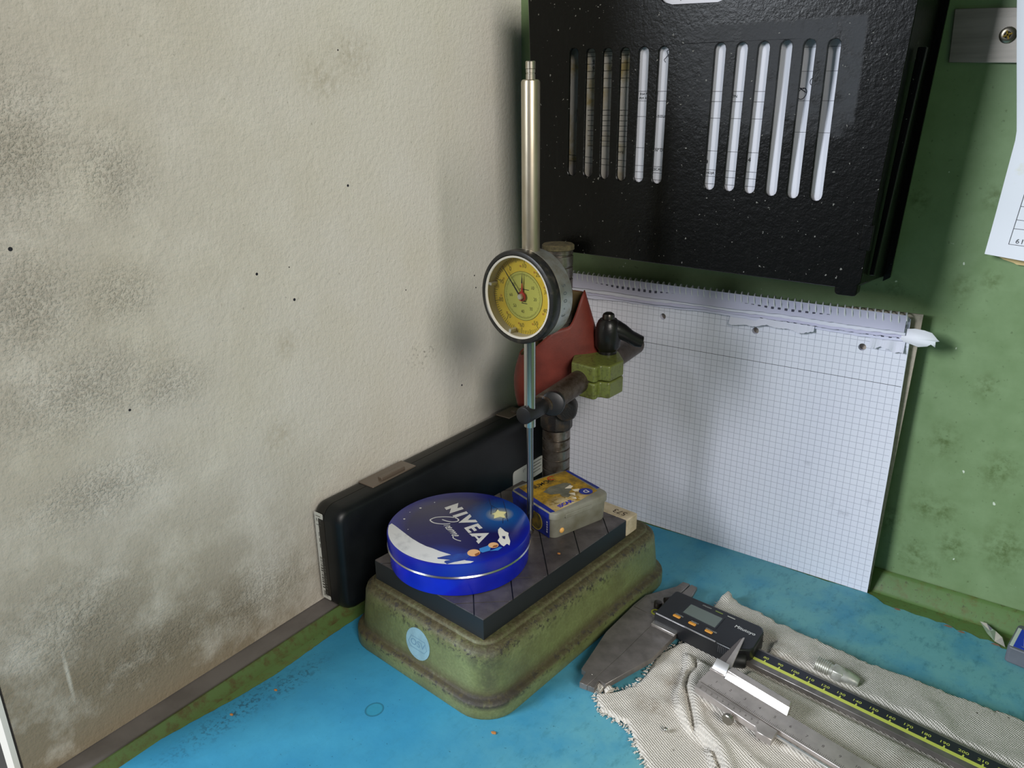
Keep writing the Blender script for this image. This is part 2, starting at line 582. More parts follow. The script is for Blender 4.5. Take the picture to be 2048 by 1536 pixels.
# drawing sheets inside the tray: slightly curved surfaces with flat print on them
def bent(poly_x, poly_z, f, nx=14, nz=14):
    vs = []
    for j in range(nz + 1):
        for i in range(nx + 1):
            X = poly_x[0] + (poly_x[1] - poly_x[0]) * i / nx
            Z = poly_z[0] + (poly_z[1] - poly_z[0]) * j / nz
            vs.append((X, f(X, Z), Z))
    fs = [(j * (nx + 1) + i, j * (nx + 1) + i + 1, (j + 1) * (nx + 1) + i + 1, (j + 1) * (nx + 1) + i) for j in range(nz) for i in range(nx)]
    return G().add(vs, fs)


def sm(t):
    t = max(0.0, min(1.0, t))
    return t * t * (3 - 2 * t)


PAPER = Mt('drawing_paper', '#e3e3ea', 0.8, spec=0.2)
OLDP = Mt('aged_paper', '#b9b4ac', 0.85, spec=0.2).mottled('#9c8c62', 22, 0.52, 0.68)
LINE = flat('#5a5a5e', 0.7, 'grey_print')


def hline(g, f, xa, xb, za, zb, w=0.32, d=0.12, n=10):
    P = [(xa + (xb - xa) * i / n, za + (zb - za) * i / n) for i in range(n + 1)]
    t = Vector((xb - xa, zb - za)).normalized()
    nn = Vector((-t.y, t.x)) * w / 2
    vs = []
    for X, Z in P:
        vs += [(X - nn.x, f(X, Z) - d, Z - nn.y), (X + nn.x, f(X, Z) - d, Z + nn.y)]
    g.add(vs, [(2 * i, 2 * i + 2, 2 * i + 3, 2 * i + 1) for i in range(n)])


fl = lambda X, Z: -73 + 4.5 * sm((118 - X) / 40)
old = obj('drawing_sheet', bent((76, 166), (268, 452), fl).move(-121, 60, -268), OLDP, loc=(121, -60, 268), smooth=60)
tag(old, 'yellowed table sheet behind the left slots of the black tray', 'paper')
g = G()
for zz in (406, 403, 398, 393, 387.8, 381.4):
    hline(g, fl, 111, 166, zz + .2, zz - .1)
for zz in (366, 362.4, 358.6, 355, 351.4, 347.7, 344.1, 340.4):
    hline(g, fl, 112 + (366 - zz) * .03, 166, zz, zz - .4)
for zz in (332, 327.6):
    hline(g, fl, 80, 166, zz + 2, zz - 3)
hline(g, fl, 104, 110.5, 334, 363)
hline(g, fl, 131.8, 139.6, 335, 364)
hline(g, fl, 150, 155.5, 345, 372)
hline(g, fl, 101, 107, 357, 411)
hline(g, fl, 88, 95, 358, 386)
for s, X, Z, h_ in (('95.4', 119, 399.4, 4.2), ('95.0', 119, 395, 4.2), ('aß', 118.6, 389.8, 3.8), ('9  5', 134.5, 399, 4.2), ('8  2', 134.5, 394.4, 4.2), ('Pas', 135, 389, 4.4),
                    ('Bez', 133.5, 408.5, 4), ('8', 149, 399, 4.2), ('8', 149, 394, 4.2), ('Zeich', 105.5, 338.6, 2.6), ('nung', 118.5, 337.6, 2.6), ('Benennung', 138, 336.6, 2.6)):
    g.text(s, h_, frame((X, fl(X, Z) - .14, Z), (1, 0, 0), (0, 0, 1)))
obj('printed_table', g.move(-121, 60, -268), INK, old, smooth=0)

fr = lambda X, Z: -76.8 + 4.2 * sm((X - 238) / 45) * sm((Z - 315) / 80)
new = obj('drawing_sheet', bent((152.6, 312), (264, 456), fr, 24, 24).move(-230, 68, -264), PAPER, loc=(230, -68, 264), smooth=60)
tag(new, 'clean white drawing sheet behind the right slots of the black tray', 'paper')
g = G()
for zz in (377.4, 371, 360.4, 339, 326.4, 322, 317):
    hline(g, fr, 156, 252, zz + 1.1, zz - .8, 0.28)
for zz in (402, 388, 370.6, 351.5):
    hline(g, fr, 264, 306, zz + .3, zz - .3, 0.22)
hline(g, fr, 168.6, 171.4, 316, 378, 0.25)
obj('printed_frame', g.move(-230, 68, -264), LINE, new, smooth=0)
for s, X, Z, h_ in (('REVISIÓN', 223.8, 374, 2.5), ('A4', 239.8, 333.6, 4.2), ('HOJA', 214.2, 324.2, 2.3), ('1', 225.4, 318.6, 5), ('O', 209.6, 331.4, 6.4), ('TITULO', 176.5, 361.4, 2.6),
                    ('Nº DE', 175, 338.5, 2.7), ('ESCALA', 174.5, 325.2, 2.7), ('RSA PI', 160.5, 376.6, 2.2), ('PER A4', 160.5, 373.8, 2.2)):
    obj('printed_text', G().text(s, h_, frame((X, fr(X, Z) - .2, Z), (1, 0, 0), (0, 0, 1))).move(-230, 68, -264), INK, new, smooth=0)
PEN = flat('#2a2a38', 0.5, 'pen_ink')


def scribble(pts, r=0.22):
    obj('pen_mark', G().tube([(X, fr(X, Z) - .2, Z) for X, Z in pts], r, 5).move(-230, 68, -264), PEN, new)


scribble([(270.5 + 2.5 * math.cos(t) + .6 * math.sin(t), 375 + 3.4 * math.sin(t)) for t in [i * 6.4 / 16 for i in range(17)]] + [(268.4, 378.6), (271.2, 377.9)])
scribble([(275.6 + 1.2 * math.cos(t), 382 + 2 * math.sin(t)) for t in [1.2 + i * 4.2 / 8 for i in range(9)]])
scribble([(178, 400), (176.6, 404), (178.8, 405.4), (178.4, 402.2), (174.8, 398.6), (176, 397)])
scribble([(172, 437), (177, 440.5), (176, 436), (182, 439), (186, 438), (184.6, 434.8)])

# ------------------------------------------------------------------ right side of the wall: steel strip, screw, hanging papers
st = thing('metal_strip', 'brushed metal strip screwed to the green wall at top right', 'strip', (369, 0, 408))
off = (-369, 0, -408)
STEELP = Mt('brushed_strip', '#b9b2a8', 0.42, 0.85).mottled('#a39c92', 6, stretch=(.1, 1, 1))
obj('strip_plate', G().prism([(339.2, 425), (340.6, 393.2), (440, 388.6), (438.6, 420.4)], 0, 2.4, xz(0)).move(*off), STEELP, st, bevel=0.4)
sc = obj('screw', G().lathe([(4.9, 0), (4.7, .9), (3.6, 1.6), (2.0, 1.6), (1.5, .5)], xz(-2.4) @ T(371.2, 407.9, 0), 28).move(*off), Mt('screw_steel', '#9a9282', 0.3, 1.0), st)
g = G()
for a in (20, 110):
    g.box(-2.6, 2.6, -.45, .45, 0, .25, xz(-4.0) @ T(371.2, 407.9, 0) @ RZ(a))
obj('cross_recess', g.move(*off), Mt('brass_worn', '#8c7430', 0.35, 1.0), sc)

fs = lambda X, Z: -16 + 11 * sm((430 - Z) / 90) - 5 * sm((300 - Z) / 40)


def edge_x(Z):
    if Z > 349:
        return 373.6 + (386.6 - 373.6) * (427 - Z) / 78
    return 386.6 - 4.6 * (349 - Z) / 77


vs, fsx = [], []
NX, NZ = 8, 30
for j in range(NZ + 1):
    for i in range(NX + 1):
        t = j / NZ
        Xr = 455 - 4 * t
        zb = 273.6 - 3.6 * i / NX * 2.2
        Z = zb + (440 - zb) * t
        X = edge_x(Z) + (Xr - edge_x(Z)) * i / NX
        vs.append((X, fs(X, Z), Z))
fsx = [(j * (NX + 1) + i, j * (NX + 1) + i + 1, (j + 1) * (NX + 1) + i + 1, (j + 1) * (NX + 1) + i) for j in range(NZ) for i in range(NX)]
hang = obj('hanging_sheet', G().add(vs, fsx).move(-410, 8, -272), Mt('white_form', '#e9e9f0', 0.8, spec=0.2).mottled('#e0dccb', 26, .6, .75), loc=(410, -8, 272), smooth=60)
tag(hang, 'white printed form hanging on the green wall beside the black tray', 'paper')
g = G()
hline(g, fs, 394.4, 398.4, 281, 326, .32, .25)
for xa, za in ((394.4, 281), (395.3, 291), (395.9, 296.6), (396.6, 305.2), (397.6, 316)):
    hline(g, fs, xa, 450, za, za - 3.2, .32, .25)
for k, ch in enumerate('2019'):
    g.text(ch, 4.4, frame((399.0 + 2.6 * (3 - k) + 0, fs(400, 283) - .3, 283.4 - .16 * (3 - k)), (-1, 0, .06), (0, 0, -1)))
obj('printed_form', g.move(-410, 8, -272), LINE, hang, smooth=0)
card = obj('card', G().prism([(388.4, 275), (388.6, 272.4), (393, 270), (399, 268.4), (401, 267.4), (450, 264.5), (450, 300), (390, 300)], 0, .5, xz(-2)).move(-420, 2, -285),
           Mt('manila', '#d9bd88', 0.8), loc=(420, -2, 285))
tag(card, 'cream card showing below the white printed form on the green wall', 'card')

# ------------------------------------------------------------------ squared paper pad leaning on the back wall
pad = thing('graph_pad', 'spiral bound pad of squared paper leaning against the green wall', 'notepad', (348, -19, 0.6), rot=(R(-0.84), 0, 0))
m = Mt('squared_paper', '#e9e9f4', 0.8, spec=0.2)
x, y, z = m.xyz()


def gridmask(v, off_):
    t = m.math('FRACT', m.math('DIVIDE', m.math('ADD', v, off_), 5.0))
    return m.math('LESS_THAN', m.math('ABSOLUTE', m.math('SUBTRACT', t, 0.5)), 0.033)


gm = m.math('MAXIMUM', gridmask(x, 1002.5), gridmask(z, 1003.5))
gm = m.math('MULTIPLY', gm, m.math('LESS_THAN', x, -1.0))
bold = m.math('MULTIPLY', m.math('LESS_THAN', m.math('ABSOLUTE', m.math('SUBTRACT', z, 174.0)), 0.19), m.math('LESS_THAN', x, -1.0))
smg = m.maxi([m.blob((-10.5, 0, 79), (5, 20, 5)), m.blob((-37, 0, 71), (4, 20, 9)), m.blob((-27, 0, 63), (8, 20, 4)), m.blob((-58, 0, 98), (4, 20, 3)), m.blob((-52, 0, 110), (1.2, 20, 3))])
smg = m.math('MULTIPLY', smg, m.rng(m.noise(5, 3), 0.4, 0.65))
c = m.mix(m.math('MULTIPLY', m.rng(m.noise(70, 2), .35, .65), 0.25), m.c, '#e0dff0')
c = m.mix(m.math('MULTIPLY', smg, 0.4), c, '#7c7c88')
c = m.mix(m.math('MULTIPLY', gm, 0.56), c, '#74748c')
c = m.mix(m.math('MULTIPLY', bold, 0.95), c, '#34343c')
m.set('Base Color', c)
SQ = m
PADP = flat('#dadae8', 0.85, 'pad_paper', spec=0.2)
# local axes: x = 0 at the right edge, z up from the bottom edge, y towards the wall
outer = [(-297, 0), (0, 0), (0.4, 120), (-.6, 211)] + [(-k * 8 - 4 + (k % 2), 211 + 1.1 * math.sin(k * 1.7)) for k in range(0, 36)] + [(-297, 211)]
holes = [circle(u, 199, 2.75, 20)[::-1] for u in (-31, -111, -191, -271)]
obj('top_page', G().holed(outer, holes, 0, .25, frame((0, 0.25, 0), (1, 0, 0), (0, 0, 1))), SQ, pad, smooth=0)
obj('page_block', G().holed([(-297, .2), (-.5, .2), (-.5, 209), (-297, 209)], holes, 0, 3.7, frame((0, 4.3, 0), (1, 0, 0), (0, 0, 1))), PADP, pad, smooth=0)
obj('backing_board', G().prism([(-297, 0), (0.4, 0.2), (1.6, 70), (4.4, 205), (4.6, 227.6), (-40, 227), (-75, 223), (-297, 222)], 0, 1.5, frame((0, 6.2, 0), (1, 0, 0), (0, 0, 1))),
    Mt('grey_board', '#b5a999', 0.9, spec=0.2).mottled('#a3988a', 3), pad, smooth=0)


def torn(z0a, z0b, z1a, z1b, yy, amp, seed, xr=-2, xl=-297, tip=0.0):
    """leftover strip of a torn-off page: straight top, ragged and slightly curled lower edge"""
    q = random.Random(seed)
    n = 90
    vs = []
    ph = [q.uniform(0, 6) for _ in range(4)]
    for i in range(n + 1):
        t = i / n
        X = xl + (xr - xl) * t
        rag = amp * (math.sin(t * 9 + ph[0]) + .6 * math.sin(t * 23 + ph[1])) + q.uniform(-.35, .35)
        za = z0a + (z0b - z0a) * t + rag
        zb = z1a + (z1b - z1a) * t
        wv = 0.5 * math.sin(t * 14 + ph[2])
        for s in range(4):
            u = s / 3
            vs.append((X, yy - (1 - u) ** 2 * (1.2 + tip) + wv * (1 - u), za + (zb - za) * u))
    fs = [(4 * i + s, 4 * (i + 1) + s, 4 * (i + 1) + s + 1, 4 * i + s + 1) for i in range(n) for s in range(3)]
    return G().add(vs, fs)


STUB = [flat(c_, 0.85, 'stub_paper', spec=0.2) for c_ in ('#d6d6ea', '#c9c6de', '#dcdce8', '#c2c0d4')]
for k, (a, b, c1, d1, yy, am) in enumerate([(206.5, 208.5, 224, 224.5, -0.3, .7), (209, 211, 225, 225.5, -1.2, .5), (211.5, 213.2, 226, 226.4, -2.0, .5), (214.5, 215.8, 227, 227.2, -2.8, .3)]):
    obj('torn_stub', torn(a, b, c1, d1, yy, am, 10 + k, xr=-2 - k * .8, tip=.5 * (k % 2)), STUB[k], pad, smooth=60)
obj('torn_stub', torn(203, 205.5, 214, 214, -0.6, 1.1, 33, xr=-66, xl=-132, tip=1.5), STUB[2], pad, smooth=60)
obj('torn_stub', torn(201.5, 200, 212, 211, -0.5, .9, 37, xr=-3, xl=-26, tip=1.2), STUB[2], pad, smooth=60)
# perforations in the stubs
g = G()
dk = flat('#4a4a58', 0.9, 'perforation')
for i in range(56):
    u = -5 - i * 5.2
    g.box(u - 1.1, u + 1.1, -3.35, -3.2, 218.6, 220.9)
perf = obj('perforation_row', g, dk, pad, smooth=0)
tag(perf, kind='stuff')
g = G()
for i in range(20):
    u = -8 - i * 5.2
    g.box(u - 1.0, u + 1.0, -1.75, -1.6, 209.2 + .05 * i, 211.6 + .05 * i)
tag(obj('perforation_row', g, dk, pad, smooth=0), kind='stuff')
# white coated spiral wire
path = []
turns = 56
for i in range(turns * 12):
    t = i / 12
    a = 2 * math.pi * t
    path.append((-4 - 5.2 * t + 0.0, 0.8 - 4.4 * math.cos(a), 223.4 + 4.9 * math.sin(a)))
obj('spiral_wire', G().tube(path, 0.55, 6), flat('#dedfe2', 0.4, 'white_wire'), pad, smooth=60)
flap = [(-8, 211), (-6, 217), (2, 218.6), (8, 218.4), (13, 217.4), (17, 213.6), (18.6, 212.4), (16.2, 211.9), (16.6, 208), (13.6, 209.6), (11.5, 207.9), (6, 206.6), (1, 207.6), (-4, 208.5)]
g = G().face(flap)
g.v = [Vector((p.x, -2.2 - 2.2 * math.sin((p.x + 8) / 9) * .6 - max(0, p.x) * .12 + (p.y - 212) * .18, p.y)) for p in g.v]
fo = obj('torn_flap', g, flat('#f0f0f6', 0.85, 'torn_paper', spec=.2), pad, smooth=60)
sol = fo.modifiers.new('solid', 'SOLIDIFY')
sol.thickness = .3 * MM

# ------------------------------------------------------------------ comparator stand
ST = T(172, -290, 0) @ RZ(84.7)          # X runs to the back along the stand, Y across it to the left
sroot = (ST @ Vector((95, 53, 0)))
stand = thing('comparator_stand', 'heavy olive green cast measuring stand with steel plate, ribbed column and clamped arm', 'measuring stand', sroot, 84.7)
LI = T(-95, -53, 0)                       # stand frame -> thing frame
WI = (T(*sroot) @ RZ(84.7)).inverted()    # world -> thing frame

m = Mt('hammered_green', '#626b42', 0.38, spec=0.5)
n1 = m.noise(14, 5, 0.7)
geo = m.node('ShaderNodeNewGeometry')
nz = m.node('ShaderNodeSeparateXYZ', {0: geo.outputs['Normal']}).outputs[2]
up = m.rng(nz, 0.12, 0.7)
sep = m.xyz()
ledge = m.math('MULTIPLY', m.rng(sep[2], 22, 14), m.rng(sep[2], 9.5, 12.5))
dirt = m.math('MULTIPLY', m.maxi([up, m.math('MULTIPLY', ledge, 0.95), m.rng(sep[2], 40, 46, 0, .75)]), m.rng(m.math('ADD', m.math('MULTIPLY', n1, .55), m.math('MULTIPLY', m.noise(4, 5, .7, offset=4), .45)), 0.22, 0.50))
c = m.mix(m.rng(m.noise(1.8, 2, 0.5), 0.4, 0.65), m.c, '#6b744a')
c = m.mix(m.math('MULTIPLY', m.rng(m.noise(30, 4, 0.6, offset=3), 0.42, 0.68), 0.6), c, '#4b4a2e')
c = m.mix(m.math('MULTIPLY', dirt, 0.88), c, '#3c321c')
pale = m.math('MULTIPLY', m.rng(sep[2], 36, 43), m.rng(m.noise(3, 5, 0.75, offset=6), 0.50, 0.58))
c = m.mix(m.math('MULTIPLY', pale, 0.16), c, '#8a8464')
chips = m.math('MULTIPLY', m.maxi([m.math('MULTIPLY', m.rng(sep[2], 33, 42), m.rng(sep[2], 48, 46)), m.math('MULTIPLY', m.rng(sep[2], 15, 12), m.rng(sep[2], 7, 10))]), m.rng(m.noise(4.2, 4, 0.7, offset=8), 0.54, 0.59))
corner = m.maxi([m.blob((-106, -66, 41), (20, 22, 13), .3), m.blob((-106, -66, 30), (13, 13, 20), .2), m.blob((-108, -68, 12), (46, 50, 5), .4)])
chips = m.maxi([chips, m.math('MULTIPLY', corner, m.rng(m.noise(5, 5, .7, offset=2), .32, .52))])
grime_shade = m.math('MULTIPLY', m.math('MULTIPLY', m.rng(sep[1], 0, 80), m.rng(sep[0], -85, -108)), m.rng(n1, .25, .6))  # brown grime that also paints shade onto the left of the front face
c = m.mix(m.math('MULTIPLY', grime_shade, 0.6), c, '#34301c')
c = m.mix(m.math('MULTIPLY', chips, 0.9), c, '#2c2823')
m.set('Base Color', c)
m.set('Roughness', m.rng(dirt, 0, 1, 0.36, 0.72))
m.bump(m.math('ADD', m.noise(2.2, 2, 0.5), m.math('MULTIPLY', n1, .3)), 0.5, 0.5)
CAST = m
rings = []
for ins, zz in ((0.8, 0), (0.1, 1.2), (0, 3), (0.2, 10.2), (0.9, 11.6), (2.2, 12.5), (3.6, 12.9), (4.5, 13.6), (5.0, 15.5), (7.2, 36), (7.7, 41), (8.8, 44.2), (10.8, 46.2), (12.6, 46.9), (13.6, 46.9), (14.0, 47.2), (14.3, 48.4), (15.2, 49.2), (17, 49.5)):
    rings.append([(p[0], p[1], zz) for p in rrect(-18 + ins, 208 - ins, -20 + ins, 126 - ins, 25 - ins * .85, 9)])
obj('base', G().loft(rings).xf(LI), CAST, stand, smooth=50)

STEEL = Mt('dark_plate_steel', '#6a6566', 0.4, 0.6)
f = STEEL.rng(STEEL.noise(16, 5, 0.65), 0.4, 0.66)
STEEL.set('Base Color', STEEL.mix(f, '#6e6868', '#565152'))
STEEL.set('Roughness', STEEL.rng(STEEL.noise(9, 4, .6, offset=2), .35, .65, .34, .5))
g = G()


def clip_rect(poly, x0, x1, y0, y1):
    for ax, lim, s in ((0, x0, 1), (0, x1, -1), (1, y0, 1), (1, y1, -1)):
        out = []
        for a, b in zip(poly, poly[1:] + poly[:1]):
            ia, ib = s * (a[ax] - lim) >= 0, s * (b[ax] - lim) >= 0
            if ia:
                out.append(a)
            if ia != ib:
                t = (lim - a[ax]) / (b[ax] - a[ax])
                out.append((a[0] + (b[0] - a[0]) * t, a[1] + (b[1] - a[1]) * t))
        poly = out
        if not poly:
            break
    return poly


sp = 36.6
for i in range(-6, 8):                    # lapped squares between the diagonal grooves
    for j in range(-2, 10):
        a0, a1 = -8.0 + i * sp + .6, -8.0 + (i + 1) * sp - .6       # x - y
        b0, b1 = 25.5 - sp + j * sp + .6, 25.5 + j * sp - .6        # x + y
        q = [((b + a) / 2, (b - a) / 2) for a, b in ((a0, b0), (a1, b0), (a1, b1), (a0, b1))]
        q = clip_rect(q, 0.15, 162.85, 0.15, 105.85)
        if len(q) >= 3:
            g.prism(q, 63.9, 65.0)
obj('lapped_top', g.xf(LI), STEEL, stand, smooth=0)
PSIDE = Mt('blued_steel', '#23272a', 0.42, 0.3)
obj('plate_body', G().box(0, 163, 0, 106, 49.4, 64.2).xf(LI), PSIDE, stand, smooth=0)

m = Mt('column_steel', '#8d867c', 0.32, 0.85)
m.set('Base Color', m.mix(m.rng(m.noise(12, 4, .65), .42, .68), '#8f8882', '#5d4f40'))
COLUMN = m
PX, PY = 101, -95
pr = [(11.9, 48.8)]
zz = 57.0
while zz < 260:
    pr += [(11.9, zz - .85), (11.2, zz - .6), (10.4, zz - .5), (10.4, zz + .5), (11.2, zz + .6), (11.9, zz + .85)]
    zz += 9.2
pr += [(11.9, 263)]
TILT = T(PX, PY, 0)
obj('column', G().lathe(pr, TILT, 48).xf(WI), COLUMN, stand, smooth=40)
BLACKCAST = Mt('black_cast', '#262422', 0.42, 0.25)
BLACKCAST.set('Base Color', BLACKCAST.mix(BLACKCAST.rng(BLACKCAST.noise(8, 4, .6), .48, .68), '#232121', '#3d3226'))
BLACKCAST.bump(BLACKCAST.noise(1.3, 2), 0.5, 0.4)
DUST = Mt('dusty_cap', '#5b5238', 0.9).mottled('#3c3524', 4)
obj('column_cap', G().lathe([(11.9, 0), (12.8, .6), (12.8, 3.6), (11.8, 4.6), (3, 4.8)], T(PX, PY, 263)).xf(WI), DUST, stand)
obj('support_nut', G().lathe([(11.6, 0), (12.8, .4), (13.6, 2), (13.6, 15), (12.4, 17.5)], T(PX, PY, 111), 12).xf(WI), BLACKCAST, stand, bevel=.6, smooth=25)
obj('sleeve', G().lathe([(13.4, 0), (14.6, 1), (14.6, 46), (13.4, 48)], T(PX, PY, 128.6), 36).xf(WI), BLACKCAST, stand)
obj('bracket_lug', G().lathe([(5, 0), (8.2, 1.6), (9.2, 5), (9.2, 18), (8, 20)], frame((113.5, -99, 134), (.9, .45, 0), (0, 0, 1)) @ T(0, 0, -9), 28).xf(WI), BLACKCAST, stand)

# horizontal arm, split clamp, lever
A0, A1 = Vector((136.0, -170, 162.4)), Vector((135.2, -21, 173.4))
ARM = Mt('brown_arm_steel', '#5a4c40', 0.42, 0.7)
ARM.set('Base Color', ARM.mix(ARM.rng(ARM.noise(9, 5, .7), .42, .66), '#5b4f47', '#3a2c1d'))
obj('arm', G().cyl(A0, A1, 8.9, n=36, round_end=1.6).xf(WI), ARM, stand)
P0 = Vector((134, -84, 0))
CA, CB = Vector((.78, .62, 0)), Vector((.62, -.78, 0))
CF = frame((P0.x, P0.y, 0), CA, -CB)        # local x to the right, y away from the viewer side
m = Mt('clamp_green', '#656c32', 0.36, spec=.5)
m.set('Base Color', m.mix(m.rng(m.noise(3, 4, .7), .5, .66), m.c, '#4e4f28'))
m.bump(m.noise(1.6, 2), .4, .4)
CLG = m
plan = [(-25, -22), (-9.6, -37), (-7, -36), (-4.5, -32), (-2.4, -32.2), (1, -34.4), (3.6, -35), (16.8, -20), (17, 4), (4, 14), (-18, 10)]
for z0, z1 in ((154, 167.2), (168, 180.6)):
    obj('clamp_half', G().prism(plan, z0, z1, CF).xf(WI), CLG, stand, bevel=1.3, seg=3)
obj('clamp_neck', G().cyl((PX, PY, 160.6), (PX + 26, PY + 6, 160.6), 11).xf(WI), BLACKCAST, stand)
HB = T(*(P0 + CA * 7.0))
LEV = Mt('lever_black', '#1c1a1a', 0.32, 0.2)
LEV.bump(LEV.noise(3, 3), 0.3, .4)
lev = obj('clamp_lever', G().lathe([(7.4, 174), (7.4, 183), (8.6, 184.5), (10.2, 187), (10.4, 199), (9.6, 204), (8.2, 207.5), (6.6, 209.2)], HB).xf(WI), LEV, stand)
hp = P0 + CA * 7.0
obj('lever_handle', G().tube([hp + CA * 4 + Vector((0, 0, 201)), hp + CA * 11 - CB * -2 + Vector((0, 0, 198.6)), hp + CA * 17 + CB * 1 + Vector((0, 0, 194.6)), hp + CA * 23.5 + CB * 0 + Vector((0, 0, 190.5)), hp + CA * 27.5 + Vector((0, 0, 189.2))],
                             [8.2, 6.6, 5.4, 5.6, 5.0], 16).xf(WI), LEV, lev)
obj('lever_bolt', G().lathe([(5, 208.6), (5, 211.5), (4.4, 213.2), (2.6, 214.4)], HB, 20).xf(WI), Mt('bolt_steel', '#4e4a46', 0.3, .9), lev)
# dark knob and the small bar that grips the gauge
kd = Vector((.45, -.86, .22)).normalized()
kc = Vector((142.5, -166, 164.8))
obj('knob', G().lathe([(7.6, -9), (8.8, -8), (9.2, -5), (9.2, 1.2), (8.6, 2.4), (7.6, 2.8), (3, 3.0)], Matrix.Translation(kc) @ kd.to_track_quat('Z', 'Y').to_matrix().to_4x4(), 30).xf(WI),
    Mt('dark_knob', '#1d1d20', 0.42, 0.3), stand)
obj('gauge_bar', G().cyl((136.3, -194.2, 163.0), (135.9, -166, 162.8), 6.4, n=32, round_end=.7).xf(WI), Mt('black_bar', '#222122', 0.4, 0.3), stand)
# round maker's sticker on the front face
fm = ST @ frame((-11.8, 50.4, 28.0), (0, -1, 0), (0.107, 0, 1))
STK = Mt('sticker_blue', '#7fa0aa', 0.5).mottled('#72909a', 9)
sk = obj('sticker', G().prism(circle(0, 0, 11.6, 40), 0, .35, fm).xf(WI), STK, stand, smooth=0, label='round pale blue sticker')
g = G()
hexa = [(-9, -1.2), (-6.6, -4.4), (6.6, -4.4), (9, -1.2), (6.6, 4), (-6.6, 4)]
g.strip(hexa + hexa[:1], .4, .42, fm)
g.text('OSV', 6.6, fm @ T(0, -.2, .42), width=1.15)
obj('sticker_mark', g.xf(WI), flat('#5d7f92', .5, 'faint_blue'), sk, smooth=0)

# ------------------------------------------------------------------ dial gauge held by the bar
dial = thing('dial_gauge', 'large dial gauge with yellow face and long tube held upright by the stand', 'dial gauge', (137, -186.8, 65.0), -5.3)
CZ = 184.5                                   # height of the dial centre over the plate; the face looks along -y
FY = Matrix(((1, 0, 0, 0), (0, 0, -1, 0), (0, 1, 0, CZ), (0, 0, 0, 1)))      # lathe axis z -> -y
SATIN = Mt('satin_chrome', '#b7b3aa', 0.36, 0.8)
SATIN.set('Base Color', SATIN.mix(SATIN.rng(SATIN.noise(11, 4, .6), .45, .7), '#bab6ac', '#a39a88'))
BODY = Mt('grey_housing', '#a9a9a4', 0.36, 0.75)
BODY.set('Base Color', BODY.mix(BODY.rng(BODY.noise(16, 4, .65, offset=1), .46, .7), '#aaaca9', '#8d8672'))
obj('housing', G().lathe([(4, -8.6), (29.0, -8.6), (30.4, -7.6), (30.6, -6), (30.6, 5.6), (30, 6.2), (4, 6.2)], FY, 72), BODY, dial)
BEZ = Mt('black_bezel', '#1b1a19', 0.38, 0.1)
BEZ.set('Base Color', BEZ.mix(BEZ.rng(BEZ.noise(5, 4, .6), .5, .68), BEZ.c, '#37322a'))
obj('bezel', G().lathe([(27.2, 6.0), (31.2, 6.0), (31.6, 6.8), (31.6, 12.6), (31.0, 13.8), (29.6, 14.3), (28.6, 14.3), (28.2, 13.9), (28.0, 13.0), (27.2, 6.0)], FY, 72, cap=False), BEZ, dial)
obj('bezel_edge', G().lathe([(31.0, 5.4), (31.5, 5.5), (31.5, 6.2), (31.0, 6.3)], FY, 72, cap=False), SATIN, dial)
obj('inner_rim', G().lathe([(28.0, 14.0), (26.7, 13.8), (26.5, 12.6), (26.2, 7.0)], FY, 72, cap=False), Mt('cream_rim', '#c9c2b4', 0.45), dial)
FACE = Mt('dial_yellow', '#e8c83c', 0.5, spec=.35).mottled('#dfba30', 12)
face = obj('dial_face', G().lathe([(0.01, 6.9), (26.4, 6.9)], FY, 72, cap=False), FACE, dial)
obj('inner_disc', G().lathe([(0.01, 7.02), (16.6, 7.02)], FY, 64, cap=False), Mt('dial_lime', '#c9c65c', 0.5), face)
DI = FY @ T(0, 0, 7.1)


def pol(r, a):
    a = R(90 - a)
    return r * math.cos(a), r * math.sin(a)


g = G()
A00 = -33.0
for i in range(100):
    a = A00 + 3.6 * i
    L = 4.0 if i % 10 == 0 else (3.2 if i % 5 == 0 else 2.5)
    g.strip([pol(26.0, a), pol(26.0 - L, a)], .26 if i % 5 else .36, 0, DI)
for i in range(120):
    a = A00 + 3 * i
    g.strip([pol(15.4, a), pol(15.4 - (1.6 if i % 5 == 0 else 1.1), a)], .16, .06, DI)
for k in range(72):
    g.strip([pol(16.6, k * 5), pol(16.6, k * 5 + 5)], .25, .06, DI)
obj('dial_ticks', g, flat('#66601e', .6, 'dark_olive_print'), face, smooth=0)
g = G()
for n_ in range(0, 100, 10):
    a = A00 + 3.6 * n_
    g.text(str(n_), 4.3, DI @ T(*pol(20.4, a), 0) @ RZ(3), width=.9, bold=-.07)
for k, n_ in enumerate((10, 20, 30, 40, 50, 60, 70)):
    a = 52 + 43 * k
    g.text(str(n_), 3.4, DI @ T(*pol(10.6, a), .08) @ RZ(3), width=.85, bold=-.05)
obj('dial_numerals', g, flat('#4c461c', .6, 'numeral_print'), face, smooth=0)
g = G()
for n_ in range(10, 100, 10):
    a = A00 + 3.6 * n_ + (-9 if n_ <= 30 else 8)
    r_ = 20.2
    g.text(str(100 - n_), 2.1, DI @ T(*pol(r_ - .3, a), 0) @ RZ(3), width=.85)
obj('red_numerals', g, flat('#c07a34', .6, 'red_print'), face, smooth=0)
g = G()
for w_, yy in ((8, 4.7), (3, -3.4), (3, -3.4), (5, -4.8)):
    g.box(-w_ / 2 + 1.2, w_ / 2 + 1.2, yy - .25, yy + .25, .08, .1, DI)
obj('maker_line', g, flat('#33331c', .6, 'line_print'), face, smooth=0)
RED = flat('#b8291c', .4, 'red_pointer')
rh = obj('red_pointer', G().prism([pol(12.5, 2), pol(3, -14), pol(2.6, 180), pol(3, 18)], 1.0, 1.4, DI).prism(circle(0, 0, 3.3, 28), 1.0, 1.7, DI), RED, dial, smooth=0)
